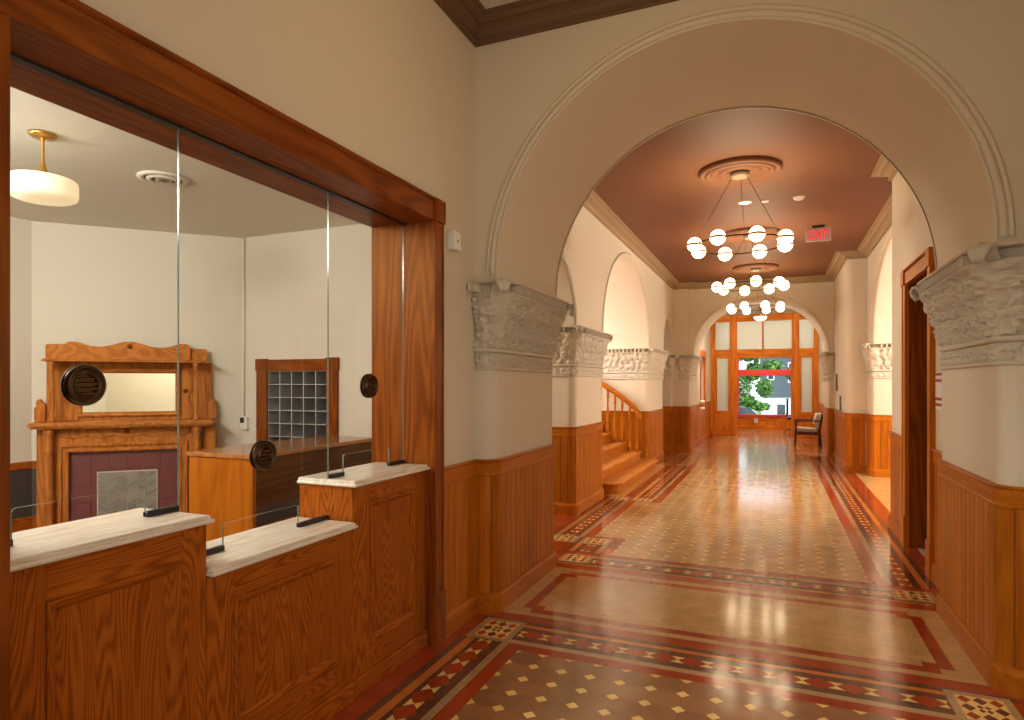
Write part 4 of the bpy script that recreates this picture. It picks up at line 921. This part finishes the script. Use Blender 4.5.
for nm, y0, y1, z0, z1, m in (('side_casing', 17.48, 17.62, 1.1, 2.38, SV), ('side_casing', 18.68, 18.82, 1.1, 2.38, SV), ('header_casing', 17.46, 18.84, 2.35, 2.52, screen_oak[1]), ('sill', 17.44, 18.86, 1.07, 1.13, screen_oak[1])):
    wbox(lw, nm, -1.87, -1.82, y0, y1, z0, z1, m)
wbox(lw, 'shutter_panel', -2.2, -2.17, 17.6, 18.7, 1.1, 2.4, SV)
t = thing('counter_bell_light', 'small glowing wall lamp by the oak cased side window in the lobby', 'wall lamp', (-1.80, 17.2, 1.05))
t.name = 'wall_lamp'
MB().lathe([(.0, .93), (.05, .935), (.055, .96), (.05, .985), (0, .985)], (-1.755, 17.2, 0), 16).build('lower_shade', drum_m, t)
MB().lathe([(.05, .985), (.055, 1.0), (.055, 1.10), (.05, 1.115)], (-1.755, 17.2, 0), 16).build('body', brass, t)
MB().lathe([(.05, 1.115), (.055, 1.13), (.05, 1.16), (0, 1.165)], (-1.755, 17.2, 0), 16).build('upper_shade', drum_m, t)
MB().box(-1.818, -1.76, 17.18, 17.22, 1.03, 1.07).build('bracket', brass, t)
# armchair
t = thing('wooden_armchair', 'dark wooden lounge armchair with pale cushions against the right lobby wall', 'chair', (.8, 17.8, 0))
for y in (17.48, 18.12):
    MB().prism([(.475, 0), (.51, 0), (.535, .64), (.49, .64)], XZ, y, y + .045).build('front_leg', dkwood, t, bevel=.004)
    MB().prism([(1.06, 0), (1.10, 0), (1.07, .45), (1.14, .84), (1.10, .84), (1.02, .45)], XZ, y, y + .045).build('rear_leg', dkwood, t, bevel=.004)
    MB().prism([(.48, .635), (1.08, .645), (1.08, .675), (.48, .685)], XZ, y - .01, y + .055).build('arm', dkwood, t, bevel=.008)
    MB().box(.51, 1.06, y + .005, y + .04, .30, .385).build('seat_rail', dkwood, t, bevel=.004)
MB().box(.51, .55, 17.5, 18.14, .30, .385).build('front_rail', dkwood, t, bevel=.004)
MB().prism([(.49, .385), (1.0, .36), (1.0, .45), (.50, .485)], XZ, 17.53, 18.11).build('seat_cushion', grey_cloth, t, bevel=.03, seg=3)
MB().prism([(.97, .45), (1.03, .44), (1.11, .84), (1.05, .86)], XZ, 17.53, 18.11).build('back_cushion', grey_cloth, t, bevel=.03, seg=3)
pil = thing('throw_pillow', 'white pillow with red marks leaning on the dark wooden armchair', 'pillow', (.95, 17.72, .6))
MB().prism([(.90, .58), (.965, .56), (1.04, .83), (.975, .865)], XZ, 17.54, 17.92).build('pillow_body', plain('pillow_cloth', (.72, .66, .6), .8), pil, bevel=.03, seg=3)
for k in range(3): MB().prism([(.912 + k * .02, .64 + k * .055), (.916 + k * .02, .637 + k * .055), (.932 + k * .02, .68 + k * .055), (.928 + k * .02, .683 + k * .055)], XZ, 17.535, 17.80).build('red_mark', red_paint, pil)
# office chair
oc = (.60, 22.55)
t = thing('office_chair', 'black office chair half hidden behind the screen post', 'chair', (*oc, 0))
for k in range(5):
    a = 2 * PI * k / 5 + .4; e = (oc[0] + .28 * math.cos(a), oc[1] + .28 * math.sin(a))
    lg = MB().tube([(oc[0], oc[1], .12), (e[0], e[1], .075)], [.022, .014], 8).build('base_arm', black_m, t)
    MB().lathe([(.001, -.012), (.028, -.012), (.03, 0), (.028, .012), (.001, .012)], (e[0], e[1], .031), 14, 'x').build('caster', black_m, lg)
MB().tube([(*oc, .11), (*oc, .43)], .024, 10).build('gas_stem', black_m, t)
MB().prism(fillet([(oc[0] - .24, oc[1] - .23), (oc[0] + .24, oc[1] - .23), (oc[0] + .24, oc[1] + .23), (oc[0] - .24, oc[1] + .23)], .08, 6, True), XY, .43, .51).build('seat', black_m, t, bevel=.02, seg=2)
MB().prism(fillet([(oc[1] - .22, .58), (oc[1] + .22, .58), (oc[1] + .2, 1.12), (oc[1] - .2, 1.12)], .07, 6, True), YZ, oc[0] - .24, oc[0] - .18).build('backrest', black_m, t, bevel=.015, seg=2)
MB().tube([(oc[0] - .1, oc[1], .45), (oc[0] - .22, oc[1], .47), (oc[0] - .24, oc[1], .62)], .02, 8).build('back_bracket', black_m, t)

# ================================================================== OUTSIDE
lawn = plain('lawn_green', (.12, .24, .05), .9, bump=.4, bscale=8); asphalt = plain('asphalt', (.16, .16, .165), .9)
struct(MB().box(-60, 60, 23.9, 120, -1.35, -1.25).build('ground', lawn))
struct(MB().box(-60, 60, 40, 46, -1.25, -1.235).build('road', asphalt))
siding = plain('slate_blue_siding', (.085, .105, .125), .7); white_sid = plain('white_siding', (.72, .74, .74), .7); roof_m = plain('grey_shingle', (.13, .13, .14), .8)
winglass = plain('house_window_glass', (.05, .06, .08), .1)
def house(label, x0, x1, y0, y1, zsplit, zt, m1, m2, wins, ridge):
    t = thing('house', label, 'house', ((x0 + x1) / 2, (y0 + y1) / 2, -1.25))
    MB().box(x0, x1, y0, y1, -1.25, zsplit).build('lower_wall', m1, t); 
    b = MB().box(x0 - .1, x1 + .1, y0 - .1, y1 + .1, zsplit, zt); 
    for k in range(int((zt - zsplit) / .22)): b.box(x0 - .115, x1 + .115, y0 - .115, y0 - .09, zsplit + .22 * k, zsplit + .22 * k + .02)
    b.build('upper_wall', m2, t)
    xm = (x0 + x1) / 2
    MB().prism([(x0 - .5, zt - .05), (x1 + .5, zt - .05), (xm, zt + ridge)], XZ, y0 - .4, y1 + .4).build('roof', roof_m, t)
    for a, c, d_, e in wins:
        f = MB().box(a, c, y0 - .16, y0 - .02, d_, e).build('window', white_sid, t); MB().box(a + .08, c - .08, y0 - .18, y0 - .15, d_ + .08, e - .08).build('pane', winglass, f)
house('slate blue house with a white lower storey seen through the end window', -.9, 8, 50, 58, .65, 5.6, white_sid, siding, [(.1, .8, -.9, .2), (.9, 1.5, 1.7, 3.2), (-.5, .0, 1.9, 3.0)], 2.6)
house('pale house behind the trees on the left of the end window', -9, -2.3, 62, 70, .8, 4.2, plain('tan_wall', (.30, .20, .14), .8), white_sid, [(-4.3, -3.5, 1.4, 2.6), (-6.3, -5.5, 1.4, 2.6)], 2.2)
leafm = [plain('leaf_%d' % i, c, .6) for i, c in enumerate([(.10, .23, .04), (.16, .32, .06), (.07, .16, .035)])]
bark = plain('tree_bark', (.09, .06, .04), .9)
def tree(label, x, y, h, crown, n, seed):
    rs = random.Random(seed); t = thing('tree', label, 'tree', (x, y, -1.25))
    MB().tube([(x, y, -1.25), (x + .1, y, h * .4), (x - .05, y, h * .8)], [.14, .1, .04], 8).build('trunk', bark, t)
    b = MB()
    for _ in range(n):
        cx, cz, rx, rz = rs.choice(crown); a, c_, r = rs.uniform(0, 2 * PI), rs.uniform(-1, 1), rs.uniform(.55, 1) 
        q = math.sqrt(1 - c_ * c_); P = Vector((x + cx + rx * r * q * math.cos(a), y + rx * r * q * math.sin(a), cz + rz * r * c_))
        u = Vector((rs.uniform(-1, 1), rs.uniform(-1, 1), rs.uniform(-.6, .6))).normalized(); v = u.cross(Vector((rs.uniform(-1, 1), rs.uniform(-1, 1), rs.uniform(-1, 1)))).normalized(); s_ = rs.uniform(.09, .17)
        b.add([P - u * s_, P + v * s_ * .5, P + u * s_, P - v * s_ * .5], [(0, 1, 2, 3)], rs.randrange(3))
    b.build('foliage', leafm, t, fix=False)
tree('leafy green tree filling the left half of the end window view', -2.3, 36, 5, [(-.2, 3.2, 1.2, .7), (.6, 1.7, .8, .6), (-.3, 1.2, .9, .8), (.9, .7, .6, .35), (1.2, 3.2, .9, .4), (-.8, 2.2, .9, .9), (1.3, 2.3, .4, .5), (1.6, .4, .5, .2), (1.8, 1.4, .45, .5), (2.2, 2.6, .5, .3)], 4200, 4)
tree('green tree whose branches hang across the top right of the end window view', 2.8, 38, 6, [(-.8, 3.5, 1.3, .5), (-1.9, 3.4, .9, .4), (.3, 4.2, 1.3, 1.0), (-1.25, 1.9, .3, .9), (-1.8, 2.2, .5, .4)], 2000, 9)
def car(label, x, y, m):
    t = thing('car', label, 'car', (x, y, -1.235)); z = -1.235
    MB().prism([(x - 2.1, z + .25), (x + 2.1, z + .25), (x + 2.1, z + .72), (x + 1.3, z + .85), (x - 1.5, z + .88), (x - 2.1, z + .8)], XZ, y - .85, y + .85).build('body', m, t, bevel=.08, seg=2)
    MB().prism([(x - 1.4, z + .86), (x + 1.1, z + .84), (x + .5, z + 1.38), (x - .9, z + 1.40)], XZ, y - .72, y + .72).build('cabin', winglass, t, bevel=.06, seg=2)
    for dx in (-1.3, 1.25):
        for dy in (-.8, .8): MB().lathe([(0, -.1), (.2, -.1), (.32, -.09), (.32, .09), (.2, .1), (0, .1)], (x + dx, y + dy, z + .32), 18, 'y').build('wheel', black_m, t)
car('red car parked on the street outside the end window', -2.0, 43, plain('red_car_paint', (.45, .02, .03), .25, coat=.6))
car('white car parked behind the red one outside the end window', -3.4, 45.2, plain('white_car_paint', (.75, .76, .78), .25, coat=.6))

# ================================================================== LIGHT AND CAMERA
wd = bpy.data.worlds.new('World'); S.world = wd; wd.use_nodes = True
nb = wd.node_tree.nodes['Background']; nb.inputs[0].default_value = (.80, .90, 1, 1); nb.inputs[1].default_value = 3.0
def lamp(name, loc, w, col, r=.15, kind='POINT', size=1, rot=None):
    d_ = bpy.data.lights.new(name, kind); d_.energy = w; d_.color = col
    if kind == 'AREA': d_.shape = 'DISK'; d_.size = size
    else: d_.shadow_soft_size = r
    o = bpy.data.objects.new(name, d_); C.objects.link(o); o.location = loc
    if rot: o.rotation_euler = rot
    return o
WARM = (1, .76, .50); SOFT = (1, .86, .68)
WARM = (1, .68, .36)
for y in CH: lamp('chandelier_uplight', (-.355, y, 3.16), 17, (1, .80, .50), kind='AREA', size=.8, rot=(PI, 0, 0))
lamp('front_hall_lamp', (-.355, 2.4, 3.3), 14, (1, .68, .27), .25)
lamp('front_hall_rear_lamp', (-.355, -1.2, 3.0), 4, (1, .70, .34), .3)
lamp('rear_daylight_fill', (-.35, -2.55, 1.3), 26, (1, .92, .78), kind='AREA', size=1.9, rot=(PI / 2 - .45, 0, 0))  # unseen area lamp added to strengthen the daylight at the rear opening
lamp('side_daylight_fill', (1.19, 2.3, 1.6), 27, (1, .93, .82), kind='AREA', size=1.3, rot=(0, PI / 2 - .4, 0))  # unseen area lamp added for daylight from the right; no window is built
lamp('office_fill', (-3.6, .6, 2.8), 138, (1, .96, .86), .2)  # added unseen light that brightens the office, apart from the drum pendant
lamp('office_rear_fill', (-4.6, 1.2, 2.8), 92, (1, .96, .86), .2)  # second unseen office light, added to even out the walls
lamp('stairwell_fill', (-5.0, 10.3, 2.9), 380, (1, .96, .90), .3)  # unseen light added for the stair windows, brightens the big vault
lamp('stairwell_near_fill', (-5.2, 6.4, 2.9), 170, (1, .96, .90), .3)  # added unseen light for the near end of the stairwell
lamp('alcove_fill', (4.4, 10.3, 2.7), 520, (1, .97, .92), .3)  # unseen light added in place of alcove windows, whitens the arch
for x in (-1.45, .8): lamp('lobby_fill', (x, 17.1, 3.5), 95, (1, .94, .86), .12)  # added pair of lights, kept out of view behind the far arch
lamp('end_room_fill', (-.3, 22.2, 3.0), 120, SOFT, .12)  # unseen fill added to brighten the end room and frosted panes
sun = bpy.data.lights.new('sun', 'SUN'); sun.energy = 2.2; sun.angle = .1; so = bpy.data.objects.new('sun', sun); C.objects.link(so); so.rotation_euler = (math.radians(50), 0, math.radians(15))

F_ = 626.0
cam = bpy.data.cameras.new('camera'); co = bpy.data.objects.new('camera', cam); C.objects.link(co); S.camera = co
cam.sensor_fit = 'HORIZONTAL'; cam.sensor_width = 36; cam.lens = 36 * F_ / 1024
cam.shift_x = 0; cam.shift_y = (384.5 - 360) / 1024
co.location = (0, 0, 1.58); co.rotation_euler = (PI / 2, 0, math.atan2(262.5, F_)); cam.clip_start = .02; cam.clip_end = 300
S.view_settings.view_transform = 'Standard'; S.view_settings.look = 'None'; S.view_settings.gamma = 1; S.view_settings.use_curve_mapping = False
S.view_settings.exposure = 0
S.cycles.max_bounces = 10; S.cycles.diffuse_bounces = 5; S.cycles.glossy_bounces = 4; S.cycles.transparent_max_bounces = 16; S.cycles.transmission_bounces = 6
S.cycles.sample_clamp_indirect = 6; S.cycles.caustics_reflective = False; S.cycles.caustics_refractive = False
for o in bpy.data.objects:
    if '_org' in o: del o['_org']
